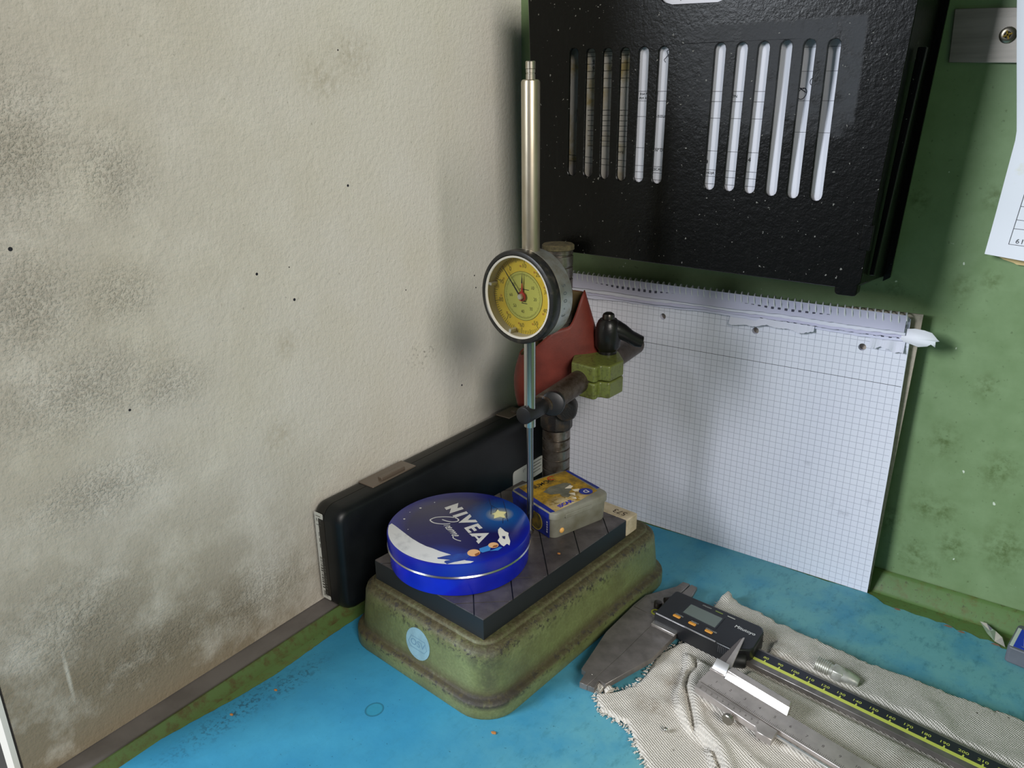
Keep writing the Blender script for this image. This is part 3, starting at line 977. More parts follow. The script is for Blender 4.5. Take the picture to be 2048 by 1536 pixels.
obj('pointer_tip', G().prism([pol(16.5, 2.2), pol(9, -1.5), pol(9, 5.5)], 1.45, 1.6, DI), INK, rh, smooth=0)
mh = obj('main_hand', G().prism([pol(24.6, -40.2), pol(24.6, -39.8), pol(4, -32), pol(4.5, 150), pol(4, -48)], 2.6, 2.9, DI), INK, dial, smooth=0)
obj('hub', G().lathe([(2.0, 1.5), (2.0, 3.4), (1.5, 3.9)], DI, 24), Mt('hub_silver', '#d8d4d0', .3, .6), mh)
m = bpy.data.materials.new('dial_glass')
m.use_nodes = True
nt = m.node_tree
for n in list(nt.nodes):
    if n.type != 'OUTPUT_MATERIAL':
        nt.nodes.remove(n)
tr = nt.nodes.new('ShaderNodeBsdfTransparent')
gl = nt.nodes.new('ShaderNodeBsdfGlossy')
gl.inputs['Roughness'].default_value = 0.03
fr_ = nt.nodes.new('ShaderNodeFresnel')
fr_.inputs[0].default_value = 1.45
mx = nt.nodes.new('ShaderNodeMixShader')
nt.links.new(fr_.outputs[0], mx.inputs[0])
nt.links.new(tr.outputs[0], mx.inputs[1])
nt.links.new(gl.outputs[0], mx.inputs[2])
nt.links.new(mx.outputs[0], nt.nodes['Material Output'].inputs[0])
GLASS = m
obj('glass', G().lathe([(27.3, 13.0), (0.01, 13.2)], FY, 64, cap=False), GLASS, dial)
for a in (-76, 196):
    obj('limit_mark', G().box(-.9, .9, 23.8, 26.6, 7.0, 12.9, FY @ RZ(-a)), Mt('mark_white', '#d8d2c4', .5), dial, smooth=0)
# the number stamped down the right side of the housing
g = G()
for k, ch in enumerate('500-3'):
    a = R(19 - 9.5 * k)
    o_ = Vector((30.72 * math.cos(a), -0.6, CZ + 30.72 * math.sin(a)))
    g.text(ch, 5.0, frame(o_, (math.sin(a), 0, -math.cos(a)), (0, 1, 0)) @ RZ(0))
obj('stamped_number', g, flat('#4c5458', .6, 'stamp_ink'), dial, smooth=0)
TUB = Mt('tube_satin', '#aca28e', 0.36, .85)
TUB.set('Base Color', TUB.mix(TUB.rng(TUB.noise(9, 4, .6, (1, 1, .25)), .4, .7), '#b0a693', '#978c76'))
TS = T(1.1, 0, 0)
obj('tube', G().lathe([(5.9, 213), (5.9, 318), (5.6, 319), (4.8, 319.6), (2, 319.6)], TS, 36), TUB, dial)
KNURL = Mt('knurled', '#b4ac9c', 0.35, .95)
wv = KNURL.node('ShaderNodeTexChecker', {'Vector': KNURL.co, 'Scale': 1400.0}).outputs[1]
KNURL.bump(wv, .8, .3)
obj('tube_collar', G().lathe([(2.9, 319.4), (2.9, 322.6), (2.6, 322.8), (2.6, 323.4), (2.9, 323.6), (2.9, 325.6), (2, 325.8)], TS, 24), SATIN, dial)
obj('tube_knob', G().lathe([(2.4, 325.6), (3.1, 325.9), (3.1, 329.8), (2.7, 330.2), (1, 330.2)], TS, 24), KNURL, dial)
obj('stem', G().lathe([(4.1, 88), (4.1, 156)], None, 30), Mt('stem_chrome', '#b9bab8', .22, 1.0), dial)
obj('spindle', G().lathe([(2.4, 14), (2.4, 93)], None, 24), Mt('spindle_steel', '#8d9196', .28, 1.0), dial)
obj('contact_tip', G().lathe([(1.6, .4), (2.6, 1.2), (3.0, 2.8), (2.2, 3.2), (1.5, 4), (1.7, 14.2)], None, 20), Mt('tip_steel', '#a6a39e', .28, 1.0), dial)

# ------------------------------------------------------------------ red leather sleeve round the column
LEA = Mt('red_leather', '#6b2a1f', 0.55, spec=.35)
LEA.set('Base Color', LEA.mix(LEA.rng(LEA.noise(20, 4), .35, .65), '#712d22', '#5c231a'))
LEA.bump(LEA.noise(1.5, 3), .25, .3)
vs = []
NA, NH = 72, 16
CP = Vector((PX, PY, 0))
A2, B2 = Vector((.78, .62, 0)), Vector((.62, -.78, 0))
for j in range(NH + 1):
    t = j / NH
    for i in range(NA):
        a = 2 * math.pi * i / NA
        cs, sn = math.cos(a), math.sin(a)
        ce = abs(cs) ** .8 * (1 if cs > 0 else -1)
        u = ce
        if sn < 0:
            zt = 178 + 50 * sm((u + 1) / 1.5)
        else:
            zt = 178 + (u + 1) / 1.7 * 24 + 24 * sm((u - .45) / .55) + 9 * (1 - abs(u))
        zb = 133 + (u + 1) / 2 * 36
        xl = -33 + 2.0 * t - 4 * math.sin(math.pi * t) * (t > 0)
        xr = 41 - 19 * t
        xc, xh = (xl + xr) / 2, (xr - xl) / 2
        dep = (15.5 + 2 * math.sin(math.pi * t)) * (1.0 - .25 * u * (t))
        p = CP + A2 * (xc + xh * ce) + B2 * (abs(sn) ** .9 * (1 if sn > 0 else -1) * dep) + Vector((0, 0, zb + (zt - zb) * t))
        vs.append(p)
fsx = [((j + 1) * NA + i, (j + 1) * NA + (i + 1) % NA, j * NA + (i + 1) % NA, j * NA + i) for j in range(NH) for i in range(NA)]
sl = obj('leather_sleeve', G().add(vs, fsx).move(-PX, -PY, -132), LEA, loc=(PX, PY, 132), smooth=70)
tag(sl, 'red brown leather sleeve wrapped round the stand column behind the dial', 'sleeve')
so = sl.modifiers.new('solid', 'SOLIDIFY')
so.thickness = 1.1 * MM
LEI = Mt('leather_inside', '#5a4a2a', .8)
sl.data.materials.append(LEI.m)
so.material_offset = 1
so.offset = -1

# ------------------------------------------------------------------ flat black instrument case against the plaster wall
case = thing('instrument_case', 'long flat black plastic case standing on edge against the plaster wall', 'case', (3, -282, 4.2), -1.3)
BC = Mt('black_case', '#0c0f11', 0.42, spec=.34)
BC.set('Base Color', BC.mix(BC.rng(BC.noise(30, 4), .4, .7), '#0a0d0f', '#121517'))
BC.bump(BC.noise(1.0, 2), .15, .2)
BC2 = Mt('black_case_back', '#161412', 0.45, spec=.4)


def case_half(xa, xb, grow):
    rr = []
    steps = [(0, 4.5), (.12, 2.2), (.3, .7), (.55, 0), (1, 0)]
    for t, ins in steps:
        rr.append((xa + (xb - xa) * t, ins))
    rings = [[(X, p[0], p[1]) for p in rrect(ins, 268 - ins, ins, 88 - ins, 11 - ins * .6, 8)] for X, ins in rr]
    return G().loft(rings)


obj('case_lid', case_half(30, 14.4, 1), BC, case, smooth=50)
obj('case_back', case_half(0, 13.9, 1), BC2, case, smooth=50)
LAT = Mt('smoky_latch', '#62564b', 0.25, spec=.6)
for ya, yb in ((44, 92), (218, 244)):
    la = obj('latch', G().box(4, 21, ya, yb, 87.4, 88.9), LAT, case, bevel=.6)
    obj('latch_lip', G().box(14, 18.4, ya + 12, yb - 10, 88.6, 91.2), LAT, la, bevel=.5)
LABW = Mt('label_white', '#c6c4bc', .6)
el = obj('end_label', G().prism(rrect(3.4, 12.8, 7, 82, .6, 3), 0, .25, frame((0, .3, 0), (1, 0, 0), (0, 0, 1))), LABW, case, smooth=0)
g = G()
em = frame((0, -.05, 0), (1, 0, 0), (0, 0, 1))
g.text('NR', 4.4, em @ T(8.0, 75.4, 0))
for zz in (71.6, 79.2):
    g.box(5, 10.4, zz - .25, zz + .25, 0, .03, em)
q = random.Random(5)
zz = 16
while zz < 44:
    w_ = q.choice((.5, .9, 1.4))
    g.box(5.0, 10.6, zz, zz + w_, 0, .03, em)
    zz += w_ + q.choice((.6, 1.0))
for k in range(4):
    g.box(5.6 + k * 1.3, 6.2 + k * 1.3, 9.4, 14, 0, .03, em)
for zz in (52, 57, 62):
    g.box(6.6, 7.2, zz, zz + 3.4, 0, .03, em)
obj('barcode', g, flat('#4b4a44', .6, 'grey_ink'), el, smooth=0)
fm = frame((30.05, 0, 0), (0, 1, 0), (0, 0, 1))
fl_ = obj('front_label', G().prism(rrect(211, 261, 19, 37.5, 3.5, 5), 0, .25, fm), LABW, case, smooth=0)
g = G().text('ET', 4.2, fm @ T(229, 32.6, .3))
for k in range(4):
    g.box(238, 258 - 2 * (k % 2), 34 - k * 3.4, 34.8 - k * 3.4, .27, .3, fm)
obj('label_text', g, flat('#55544e', .6, 'grey_ink'), fl_, smooth=0)

# ------------------------------------------------------------------ round blue tin
tin = thing('round_tin', 'round blue cream tin with winter picture and white lettering on the lid', 'tin', (113.2, -241.5, 65.05))
TB = Mt('tin_blue', '#0c1fb4', 0.24, 0.0, spec=.5)
TB.set('Base Color', TB.mix(TB.rng(TB.noise(30, 3), .4, .7), '#0d20b8', '#0a1a9c'))
obj('tin_body', G().lathe([(47.5, 0), (48.9, .4), (49.3, 1.4), (49.3, 14.2), (49.3, 15)], None, 96), TB, tin)
obj('rolled_rim', G().lathe([(49.2, 13.8), (50.6, 14.0), (51.2, 14.9), (50.7, 15.9), (49.2, 16.1)], None, 96, cap=False), Mt('tin_silver', '#c9c9cc', .22, 1.0), tin)
m = Mt('lid_print', '#10104a', 0.26, spec=.5)
gl_ = m.blob((14.3, 29.3, 25), (27, 27, 40))
edge_b = m.node('ShaderNodeVectorMath', {0: m.co}, operation='LENGTH').outputs['Value']
sx = m.xyz()
rad = m.math('SQRT', m.math('ADD', m.math('MULTIPLY', sx[0], sx[0]), m.math('MULTIPLY', sx[1], sx[1])))
c = m.mix(m.rng(rad, 36, 52), '#0e0f4c', '#0b1a92')
c = m.mix(m.math('MULTIPLY', m.blob((26, -34, 25), (26, 14, 40)), .8), c, '#123a9c')
c = m.mix(m.math('MULTIPLY', gl_, .95), c, '#1668b8')
c = m.mix(m.math('MULTIPLY', m.blob((14.3, 29.3, 25), (10.5, 10.5, 40)), .95), c, '#c9c48c')
m.set('Base Color', c)
lid = obj('tin_lid', G().lathe([(49.4, 15.8), (50.5, 16.0), (50.6, 16.6), (50.6, 23.9), (50.35, 24.6), (49.7, 25.0), (.01, 25.0)], None, 96), m, tin)
WHT = flat('#c9c8c6', .35, 'white_print')
ZT = 25.08
snow = [(-41, -25.3), (-36, -26.4), (-30.5, -28), (-22, -30.4), (-14.7, -32.3), (-7, -33.6), (-.4, -34.1), (5, -33.6), (11.3, -33.6), (19.3, -32.7), (26, -32.9), (32.9, -32.4), (37.6, -30.2)]
a0, a1 = math.atan2(-30.2, 37.6), math.atan2(-25.3, -41) 
arc = []
for i in range(1, 40):
    a = a0 + (a1 - a0) * i / 40
    arc.append((49.6 * math.cos(a), 49.6 * math.sin(a)))
SNOW = Mt('snow_print', '#cfd0d2', .4).mottled('#b4b6ba', 9, .5, .7)
obj('snow_print', G().face(snow + arc, ZT), SNOW, lid, smooth=0)
NIV = [[(-25.1, 13.8), (-21.2, 25.3), (-16.6, 18.6), (-15.2, 22.1), (-12, 20.3), (-16.3, 9.1), (-20.4, 15.8), (-21.6, 11.8)],
       [(-12.5, 8), (-8.3, 18.8), (-5.3, 17.2), (-9.2, 6.1)],
       [(-3.6, 16.9), (-.4, 15), (.6, 9.5), (5, 13), (8.3, 11), (-2.4, 2.5)],
       [(5.4, -.8), (9.5, 9.9), (16.3, 6.6), (15.2, 4.2), (11.5, 6.0), (10.7, 4.0), (15, 2.0), (14.1, -.2), (9.9, 1.9), (9.0, -.3), (13.6, -2.2), (12.5, -4.3)],
       [(13.2, -4.7), (24.1, 3.9), (26.9, -11.6), (23.4, -9.8), (23.2, -7.9), (18.8, -5.6), (17, -6.4)]]
g = G()
for p in NIV:
    g.face(p, ZT)
obj('white_lettering', g, WHT, lid, smooth=0)
obj('letter_counter', G().face([(19.6, -4.4), (22.5, -2.4), (22.9, -6.0)], ZT + .05), flat('#0e0f50', .3, 'navy_print'), lid, smooth=0)


def catmull(P, n=6):
    P = [Vector((p[0], p[1])) for p in P]
    Q = [P[0]] + P + [P[-1]]
    out = []
    for i in range(1, len(Q) - 2):
        for k in range(n):
            t = k / n
            a, b, c_, d = Q[i - 1], Q[i], Q[i + 1], Q[i + 2]
            out.append(.5 * ((2 * b) + (c_ - a) * t + (2 * a - 5 * b + 4 * c_ - d) * t * t + (3 * b - a - 3 * c_ + d) * t ** 3))
    return out + [P[-1]]


scr_ = [(-15, -.6), (-10.6, -.3), (-6.8, 1), (-4.5, 3.5), (-5, 5.8), (-8.3, 6.8), (-12.9, 5.4), (-17.4, 2.5), (-20.8, -1), (-21.9, -5), (-20.5, -6.7), (-16.3, -7.4), (-10.4, -5.1), (-6.4, -1.8)]
reme = [(0, 0), (1.0, 3.3), (1.15, 2.5), (2.0, 3.1), (2.6, 2.9), (2.3, .9), (2.9, .1), (3.9, 1.2), (4.8, 2.6), (4.4, 3.4), (3.6, 2.6), (3.6, 1), (4.4, .1), (5.6, .8), (6.6, 3.2), (6.6, .1), (7.3, 2.6), (8.3, 3.3),
        (8.6, 2.2), (8.5, .1), (9.3, 2.6), (10.3, 3.3), (10.6, 2.2), (10.5, .1), (11.4, 2.6), (12.4, 3.3), (12.7, 2.2), (12.7, .6), (13.4, .1), (14.4, 1.2), (15.3, 2.6), (14.9, 3.4), (14.1, 2.6), (14.1, 1), (15, 0),
        (17, -.4), (19.5, .5), (21.8, 2.2)]
ex, ey = Vector((.89, -.455)), Vector((.56, .83))
reme = [tuple(Vector((-8.4, -6.6)) + ex * p[0] * 1.12 + ey * p[1] * 1.15) for p in reme]
obj('script_lettering', G().strip(catmull(scr_), 1.0, ZT), WHT, lid, smooth=0)
obj('script_lettering', G().strip(catmull(reme), .72, ZT + .02), WHT, lid, smooth=0)
obj('star_print', G().face([(8.9, 34.1), (11.8, 32.7), (16.8, 34.9), (17.0, 30.7), (21.6, 27), (16.9, 26.5), (14.7, 21.8), (11.6, 26.6), (9.6, 26.1), (10.4, 29.5)], ZT), flat('#e2dba0', .35, 'star_yellow'), lid, smooth=0)
g = G()
for P in ([(-6.9, 44.2), (.9, 36.3), (8.4, 34.7), (9.6, 31)], [(4.4, 47.0), (16.5, 34.6), (18.9, 30.7), (25.5, 24.3)], [(17, 34), (21, 29.4), (20, 25.6), (24, 20)], [(2, 36), (6, 30), (9.4, 25.4)]):
    g.strip(P, .35, ZT + .06)
obj('lid_scratch', g, flat('#0a1038', .5, 'dark_scratch'), lid, smooth=0)
g = G()
for (px_, py_), r_ in zip([(-39.3, 3.2), (-38, -15.5), (-41.5, -5.9), (-36.4, 15.7), (-25.8, -24.7)], (.9, .8, .4, .5, .4)):
    g.prism(circle(px_, py_, r_, 10), ZT - .04, ZT)
obj('printed_stars', g, WHT, lid, smooth=0)
FB = Mt('figure_blue', '#16449a', .35).mottled('#0f2f86', 8, .4, .6)
obj('figure_coat', G().face([(15, -40.6), (16.3, -38.9), (18.1, -35.7), (21.9, -30.7), (26.8, -25.8), (27.3, -23.1), (31.5, -27.2), (32.2, -31.9), (27.9, -37.9), (26.5, -40.4), (25.3, -42.7), (22.1, -42), (21.9, -40.3), (24, -37.9), (20.6, -39.3), (16.3, -41.5)], ZT + .05), FB, lid, smooth=0)
obj('figure_jacket', G().face([(30.9, -15.9), (33.1, -10.7), (33.3, -8.6), (36.4, -10.4), (38.6, -14.4), (42.7, -10.6), (42.7, -6), (40.9, -6.5), (39.2, -12.4), (35.8, -18.7), (33.6, -18.7)], ZT + .05), flat('#2f78c0', .35, 'figure_lightblue'), lid, smooth=0)
g = G()
for cx, cy, r_ in ((31.2, -22.3, 4.3), (36.2, -7.2, 3.5)):
    g.prism(circle(cx, cy, r_, 20), ZT + .06, ZT + .1)
hd = obj('figure_face', g, flat('#d8a878', .4, 'face_print'), lid, smooth=0)
g = G()
g.face([(33.6, -19.4), (35.6, -21.6), (35.2, -25.2), (32.8, -23.4)], ZT + .14)
g.face([(37.4, -10.2), (39.4, -8), (38.6, -5), (36.6, -7.4)], ZT + .14)
obj('figure_hair', g, flat('#8a5028', .4, 'hair_print'), hd, smooth=0)
obj('figure_white_dress', G().face([(26.6, 11), (25.9, 14.4), (28.9, 13.4), (31.7, 12), (35.1, 11.7), (37, 8.8), (42.5, 3.5), (45.2, -1.1), (42.6, -.5), (42.8, -4.4), (40.2, -3.8), (35, -.9), (33.7, 3.2), (29.1, 7.6)], ZT + .05), flat('#d4d2cc', .35, 'figure_white'), lid, smooth=0)
obj('figure_shadow', G().face([(34, 5.5), (35.9, 6.8), (38.2, 3.4), (36.3, 3.3)], ZT + .09), flat('#1c2258', .35, 'figure_navy'), lid, smooth=0)

# ------------------------------------------------------------------ small translucent plastic box
box = thing('plastic_box', 'small translucent plastic box with torn yellow and blue label on the steel plate', 'plastic box', (157.1, -187.1, 65.05), 72)
FRO = Mt('frosted_plastic', '#848276', 0.5, spec=.4)
FRO.set('Alpha', 0.86)
FRO.set('Base Color', FRO.mix(FRO.rng(FRO.noise(14, 4), .4, .7), '#878579', '#716d5c'))
DARKIN = Mt('insert_dark', '#55564c', .6)


def rr_ring(x0, x1, y0, y1, r, zz):
    return [(p[0], p[1], zz) for p in rrect(x0, x1, y0, y1, r, 6)]


obj('tray_body', G().loft([rr_ring(2.2, 55, 2.2, 51.5, 5, 0), rr_ring(1.6, 55.6, 1.6, 52, 6, .8), rr_ring(.8, 56.6, .8, 53, 6.5, 17.6)]), FRO, box, smooth=50)
obj('lid', G().loft([rr_ring(-.2, 57.6, -.2, 54, 7, 16.4), rr_ring(-.2, 57.6, -.2, 54, 7, 20.8), rr_ring(.3, 57.1, .3, 53.5, 6.5, 21.6), rr_ring(1.4, 56, 1.4, 52.4, 6, 22.0)]), FRO, box, smooth=50)
obj('lid_tab', G().box(12, 38, -1.0, .4, 15.6, 18.8), FRO, box, bevel=.4)
m = Mt('yellow_label', '#ab8524', .5, spec=.3)
b1 = m.rng(m.noise(9, 5, .7, offset=3), .36, .6)
c = m.mix(b1, m.c, '#6b5624')
pal = m.math('MULTIPLY', m.blob((22, 8, 22), (24, 15, 10), .2), m.rng(m.noise(6, 4, .7, offset=6), .36, .54))
c = m.mix(m.math('MULTIPLY', pal, .9), c, '#c4b48e')
c = m.mix(m.rng(m.noise(4, 4, .7, offset=1), .6, .7), c, '#5c4a26')
m.set('Base Color', c)
lab = obj('top_label', G().prism([(4.6, 3), (30, 5), (52, 9), (54.6, 50.6), (30, 51.8), (6, 50)], 22.0, 22.12), m, box, smooth=0)
BLU = Mt('label_blue', '#1b2a86', .4).mottled('#16205c', 10)
obj('blue_band', G().prism([(54.2, 11.5), (57, 11.8), (57, 50), (54.6, 50.6)], 22.0, 22.14), BLU, box, smooth=0)
obj('blue_band', G().prism([(1.2, 4), (4.8, 3), (6.2, 50), (1.2, 49)], 22.0, 22.14), BLU, box, smooth=0)
obj('blue_band', G().box(-.35, -.2, 4, 49.6, 16.4, 21.4).box(.35, .5, 4, 49.6, .8, 17.0), BLU, box, smooth=0)
EMB = Mt('seal_olive', '#3c3820', .5).mottled('#6d5a20', 6)
sm_ = frame((.3, 20, 9), (0, -1, 0), (0, 0, 1))
se = obj('round_seal', G().prism(circle(0, 0, 7.2, 32), 0, .25, sm_), EMB, box, smooth=0)
obj('seal_ring', G().holed(circle(0, 0, 7.6, 32), [circle(0, 0, 6.8, 32)[::-1]], .1, .35, sm_), flat('#8a7a2a', .5, 'seal_yellow'), se, smooth=0)
obj('bare_patch', G().face([(16.9, 32.5), (26.6, 36.3), (40, 34.6), (43.4, 30.6), (37.3, 22.5), (32.8, 20.4), (30.4, 15.4), (26.9, 14.1), (23.9, 17.7), (25.3, 22.6), (19.1, 25.4)], 22.18), Mt('bare_plastic', '#55554a', .5).mottled('#6e6c5c', 7), lab, smooth=0)
g = G()
for p in ([(31, 19), (36, 17), (33, 13)], [(37, 22), (43, 20), (40, 16), (37, 18)], [(28, 12), (32, 11), (30, 8)], [(34, 27), (38, 24), (42, 26), (41, 29)]):
    g.face(p, 22.2)
obj('torn_fibre', g, flat('#cfc4b0', .8, 'torn_white'), lab, smooth=0)
cir = obj('blue_disc', G().prism(circle(44, 13.4, 5.4, 30), 22.1, 22.2), BLU, lab, smooth=0)
TX = T(0, 0, 22.24)
obj('disc_letter', G().text('D', 6.2, TX @ T(44, 13.4, 0) @ RZ(180), bold=.1), WHT, cir, smooth=0)
obj('black_lettering', G().text('SUMOC', 6.2, TX @ T(25.5, 43.6, 0) @ RZ(6), bold=.08), INK, lab, smooth=0)
obj('red_swirl', G().strip([(37 + 3.2 * math.cos(t), 47 + 2.6 * math.sin(t)) for t in [.5 + .32 * i for i in range(15)]], 1.3, 22.26), flat('#a63a1c', .5, 'red_swirl'), lab, smooth=0)
obj('blue_lettering', G().text('ISCAR', 5.4, TX @ T(18.6, 7.6, 0) @ RZ(5), bold=.22), flat('#2026a0', .4, 'blue_ink'), lab, smooth=0)
obj('paint_drop', G().lathe([(2.2, 0), (2, .5), (.8, .9), (.01, 1)], frame((10, -.0 + 1.2, 5.4), (1, 0, 0), (0, 0, 1)), 14), flat('#e0a95c', .5, 'ochre_drop'), box, smooth=60)
g = G()
for k in range(5):
    g.box(.15, .3, 6.2, 7.4, 4.4 + k * 2, 5.6 + k * 2)
obj('side_print', g, flat('#a8a8c0', .5, 'pale_print'), box, smooth=0)

# ------------------------------------------------------------------ ivory block with a number behind the steel plate
blk = thing('number_block', 'small ivory plastic block with number 573 behind the steel plate', 'block', ST @ Vector((172, 22, 49.5)), 84.7)
IV = Mt('ivory', '#c3b49a', .5).mottled('#a8987a', 9)
bb = obj('block_body', G().box(-7.6, 7.4, -22, 24, .05, 14.6), IV, blk, bevel=.9)
obj('number', G().text('573', 8.2, frame((-.2, -10.5, 14.66), (0, 1, 0), (-1, 0, 0)), bold=.05), flat('#3b2a22', .6, 'brown_ink'), bb, smooth=0)

# ------------------------------------------------------------------ knitted cotton rag
poly = np.array([(224.5, -237), (227, -243), (229.5, -248), (238.5, -256), (247, -257.5), (257.8, -257.4), (264, -263), (270.6, -270), (283.2, -279.7), (296, -292), (318, -316), (497, -322),
                 (499, -119), (461, -116), (433, -115), (407, -114.6), (384, -114.6), (363, -113.5), (336, -110.5), (311, -105.5), (304, -106), (290, -102), (278, -101),
                 (268.7, -98), (263, -90.5), (258.4, -93), (256, -107), (256, -130), (255, -150), (252, -164), (244.8, -180), (244.4, -192), (246.5, -206), (245.3, -221), (240, -229), (234.8, -236), (230.5, -239)])
step = 1.25
xs = np.arange(222, 540, step)
ys = np.arange(-318, -86, step)
XX, YY = np.meshgrid(xs, ys)


def seg_dist(X, Y, P, closed=False):
    d = np.full(X.shape, 1e9)
    side = np.zeros(X.shape)
    n = len(P)
    for i in range(n if closed else n - 1):
        a, b = P[i], P[(i + 1) % n]
        ab = b - a
        t = np.clip(((X - a[0]) * ab[0] + (Y - a[1]) * ab[1]) / (ab @ ab), 0, 1)
        dx, dy = X - (a[0] + t * ab[0]), Y - (a[1] + t * ab[1])
        dd = np.hypot(dx, dy)
        s = np.sign(ab[0] * dy - ab[1] * dx)
        side = np.where(dd < d, s, side)
        d = np.minimum(d, dd)
    return d, side


inside = np.zeros(XX.shape, bool)
n = len(poly)
for i in range(n):
    a, b = poly[i], poly[(i + 1) % n]
    cond = ((a[1] > YY) != (b[1] > YY)) & (XX < (b[0] - a[0]) * (YY - a[1]) / (b[1] - a[1] + 1e-12) + a[0])
    inside ^= cond
dist, _ = seg_dist(XX, YY, poly, True)
rng_ = np.random.default_rng(3)


def smooth_noise(cell, seed):
    r_ = np.random.default_rng(seed)
    gx, gy = int((xs[-1] - xs[0]) / cell) + 3, int((ys[-1] - ys[0]) / cell) + 3
    gg = r_.standard_normal((gy, gx))
    u, v = (XX - xs[0]) / cell, (YY - ys[0]) / cell
    i, j = u.astype(int), v.astype(int)
    fu, fv = u - i, v - j
    fu, fv = fu * fu * (3 - 2 * fu), fv * fv * (3 - 2 * fv)
    return (gg[j, i] * (1 - fu) + gg[j, i + 1] * fu) * (1 - fv) + (gg[j + 1, i] * (1 - fu) + gg[j + 1, i + 1] * fu) * fv


fray = smooth_noise(2.6, 1) * .7 + smooth_noise(6, 2) * .6
dn = dist + fray * .8
keep = inside & (dn > 0.3)
sst = lambda t: np.clip(t, 0, 1) ** 2 * (3 - 2 * np.clip(t, 0, 1))
H = 3.6 + 0.7 * smooth_noise(24, 5) + .35 * smooth_noise(9, 6)
F1 = np.array([(258, -166), (262.5, -179.5), (268, -193.7), (270.5, -207.4), (272.8, -220.5), (279, -230.2), (290.6, -240.7), (305.7, -248), (317.1, -263), (330, -300), (334, -330)])
d1, s1 = seg_dist(XX, YY, F1)
sd1 = np.where(s1 > 0, d1, -d1)
H += 5.2 * sst((sd1 + .6) / 3.2) * (sd1 > -.6) * sst((YY + 340) / 40) 
F2 = np.array([(266, -172), (274.5, -186), (273, -196), (276, -208), (286, -224), (296, -240), (312, -250), (324, -264), (336, -290)])
d2, s2 = seg_dist(XX, YY, F2)
H -= 4.4 * np.exp(-(d2 / 1.5) ** 2)
H += 2.4 * np.exp(-((np.where(s2 > 0, d2, -d2) - 5) / 4) ** 2)
F3 = np.array([(318, -238), (330, -243), (346, -250), (372, -262), (400, -280)])
d3, s3 = seg_dist(XX, YY, F3)
H += 1.6 * np.exp(-(d3 / 4) ** 2)
# bunched up under the vernier caliper
dv_ = np.array([.986, -.156])
V0 = np.array([288.4, -212.5])
sv = (XX - V0[0]) * dv_[0] + (YY - V0[1]) * dv_[1]
nv_ = (XX - V0[0]) * .156 + (YY - V0[1]) * .986
cap = 20.5 - .0566 * sv - 5.2
under = np.exp(-((nv_ - 2) / 13) ** 2) * sst((sv + 8) / 10)
H = np.maximum(H, np.minimum(cap, 15) * under)
vs_zone = (sv > -12) & (sv < 260) & (nv_ > -17) & (nv_ < 25)
H = np.where(vs_zone, np.minimum(H, cap - .2), H)
# flat under the digital caliper
Z0 = np.array([230.5, -146.95])
dd_ = np.array([.99248, -.12243])
sc_ = (XX - Z0[0]) * dd_[0] + (YY - Z0[1]) * dd_[1]
nc = (XX - Z0[0]) * .12243 + (YY - Z0[1]) * .99248
dz = np.maximum(np.maximum(np.abs(nc) - np.where(sc_ < 78, 24, 10.5), 0) * .8, 0)
H = np.where(sc_ < 90, np.minimum(H, 5.2 + dz * .9), np.minimum(H, 5.4 + dz * .8))
# bump of cloth standing up at the back corner
H += 3.2 * np.exp(-(((XX - 263) / 4.5) ** 4 + ((YY + 100) / 8) ** 4)) * sst((nc - 24) / 3)
H = np.maximum(H, .9)
H = .3 + (H - .3) * sst(dn / 4.0)
idx = -np.ones(XX.shape, int)
vsr, fr2 = [], []
for j in range(XX.shape[0]):
    for i in range(XX.shape[1]):
        if keep[j, i]:
            idx[j, i] = len(vsr)
            vsr.append((XX[j, i], YY[j, i], .46 + H[j, i]))
for j in range(XX.shape[0] - 1):
    for i in range(XX.shape[1] - 1):
        q_ = (idx[j, i], idx[j, i + 1], idx[j + 1, i + 1], idx[j + 1, i])
        if min(q_) >= 0:
            fr2.append(q_)
m = Mt('cotton_knit', '#d6d0c6', 0.95, spec=.15)
wa = m.node('ShaderNodeTexWave', {'Vector': m.node('ShaderNodeMapping', {'Vector': m.co, 'Rotation': (0, 0, R(20))}).outputs[0], 'Scale': 330.0, 'Distortion': 1.6, 'Detail': 2.0, 'Detail Scale': 1.5}, wave_type='BANDS').outputs[1]
wb = m.node('ShaderNodeTexWave', {'Vector': m.node('ShaderNodeMapping', {'Vector': m.co, 'Rotation': (0, 0, R(-62))}).outputs[0], 'Scale': 220.0, 'Distortion': 2.0, 'Detail': 2.0, 'Detail Scale': 1.5}, wave_type='BANDS').outputs[1]
kn = m.math('MULTIPLY', m.math('ADD', wa, 0.35), m.math('ADD', wb, 0.35))
grime_shade = m.math('MULTIPLY', m.maxi([m.blob((-90, 5, 0), (20, 16, 60)), m.blob((-62, 4, 0), (16, 26, 60)), m.blob((-95, -22, 0), (18, 22, 60)), m.blob((-78, 38, 0), (10, 12, 60)), m.blob((-35, 48, 0), (30, 14, 60)),
                                   m.blob((10, 44, 0), (40, 14, 60)), m.blob((-44, 68, 0), (26, 16, 60)), m.blob((60, 18, 0), (40, 20, 60))]), m.rng(m.noise(13, 5, .65), .38, .66))
c = m.mix(m.rng(m.noise(30, 3), .35, .65), m.c, '#dad4ca')
c = m.mix(m.math('MULTIPLY', grime_shade, .85), c, '#8a7862')
c = m.mix(m.math('MULTIPLY', m.math('SUBTRACT', 1.0, m.rng(kn, .12, .5)), .25), c, '#7d766c')
c = m.mix(m.math('MULTIPLY', m.rng(m.noise(3.2, 2, .5, offset=4), .74, .77), .8), c, '#3c352e')
m.set('Base Color', c)
m.bump(m.math('ADD', kn, m.math('MULTIPLY', m.noise(1.0, 2), .6)), .8, .9)
RAG = m
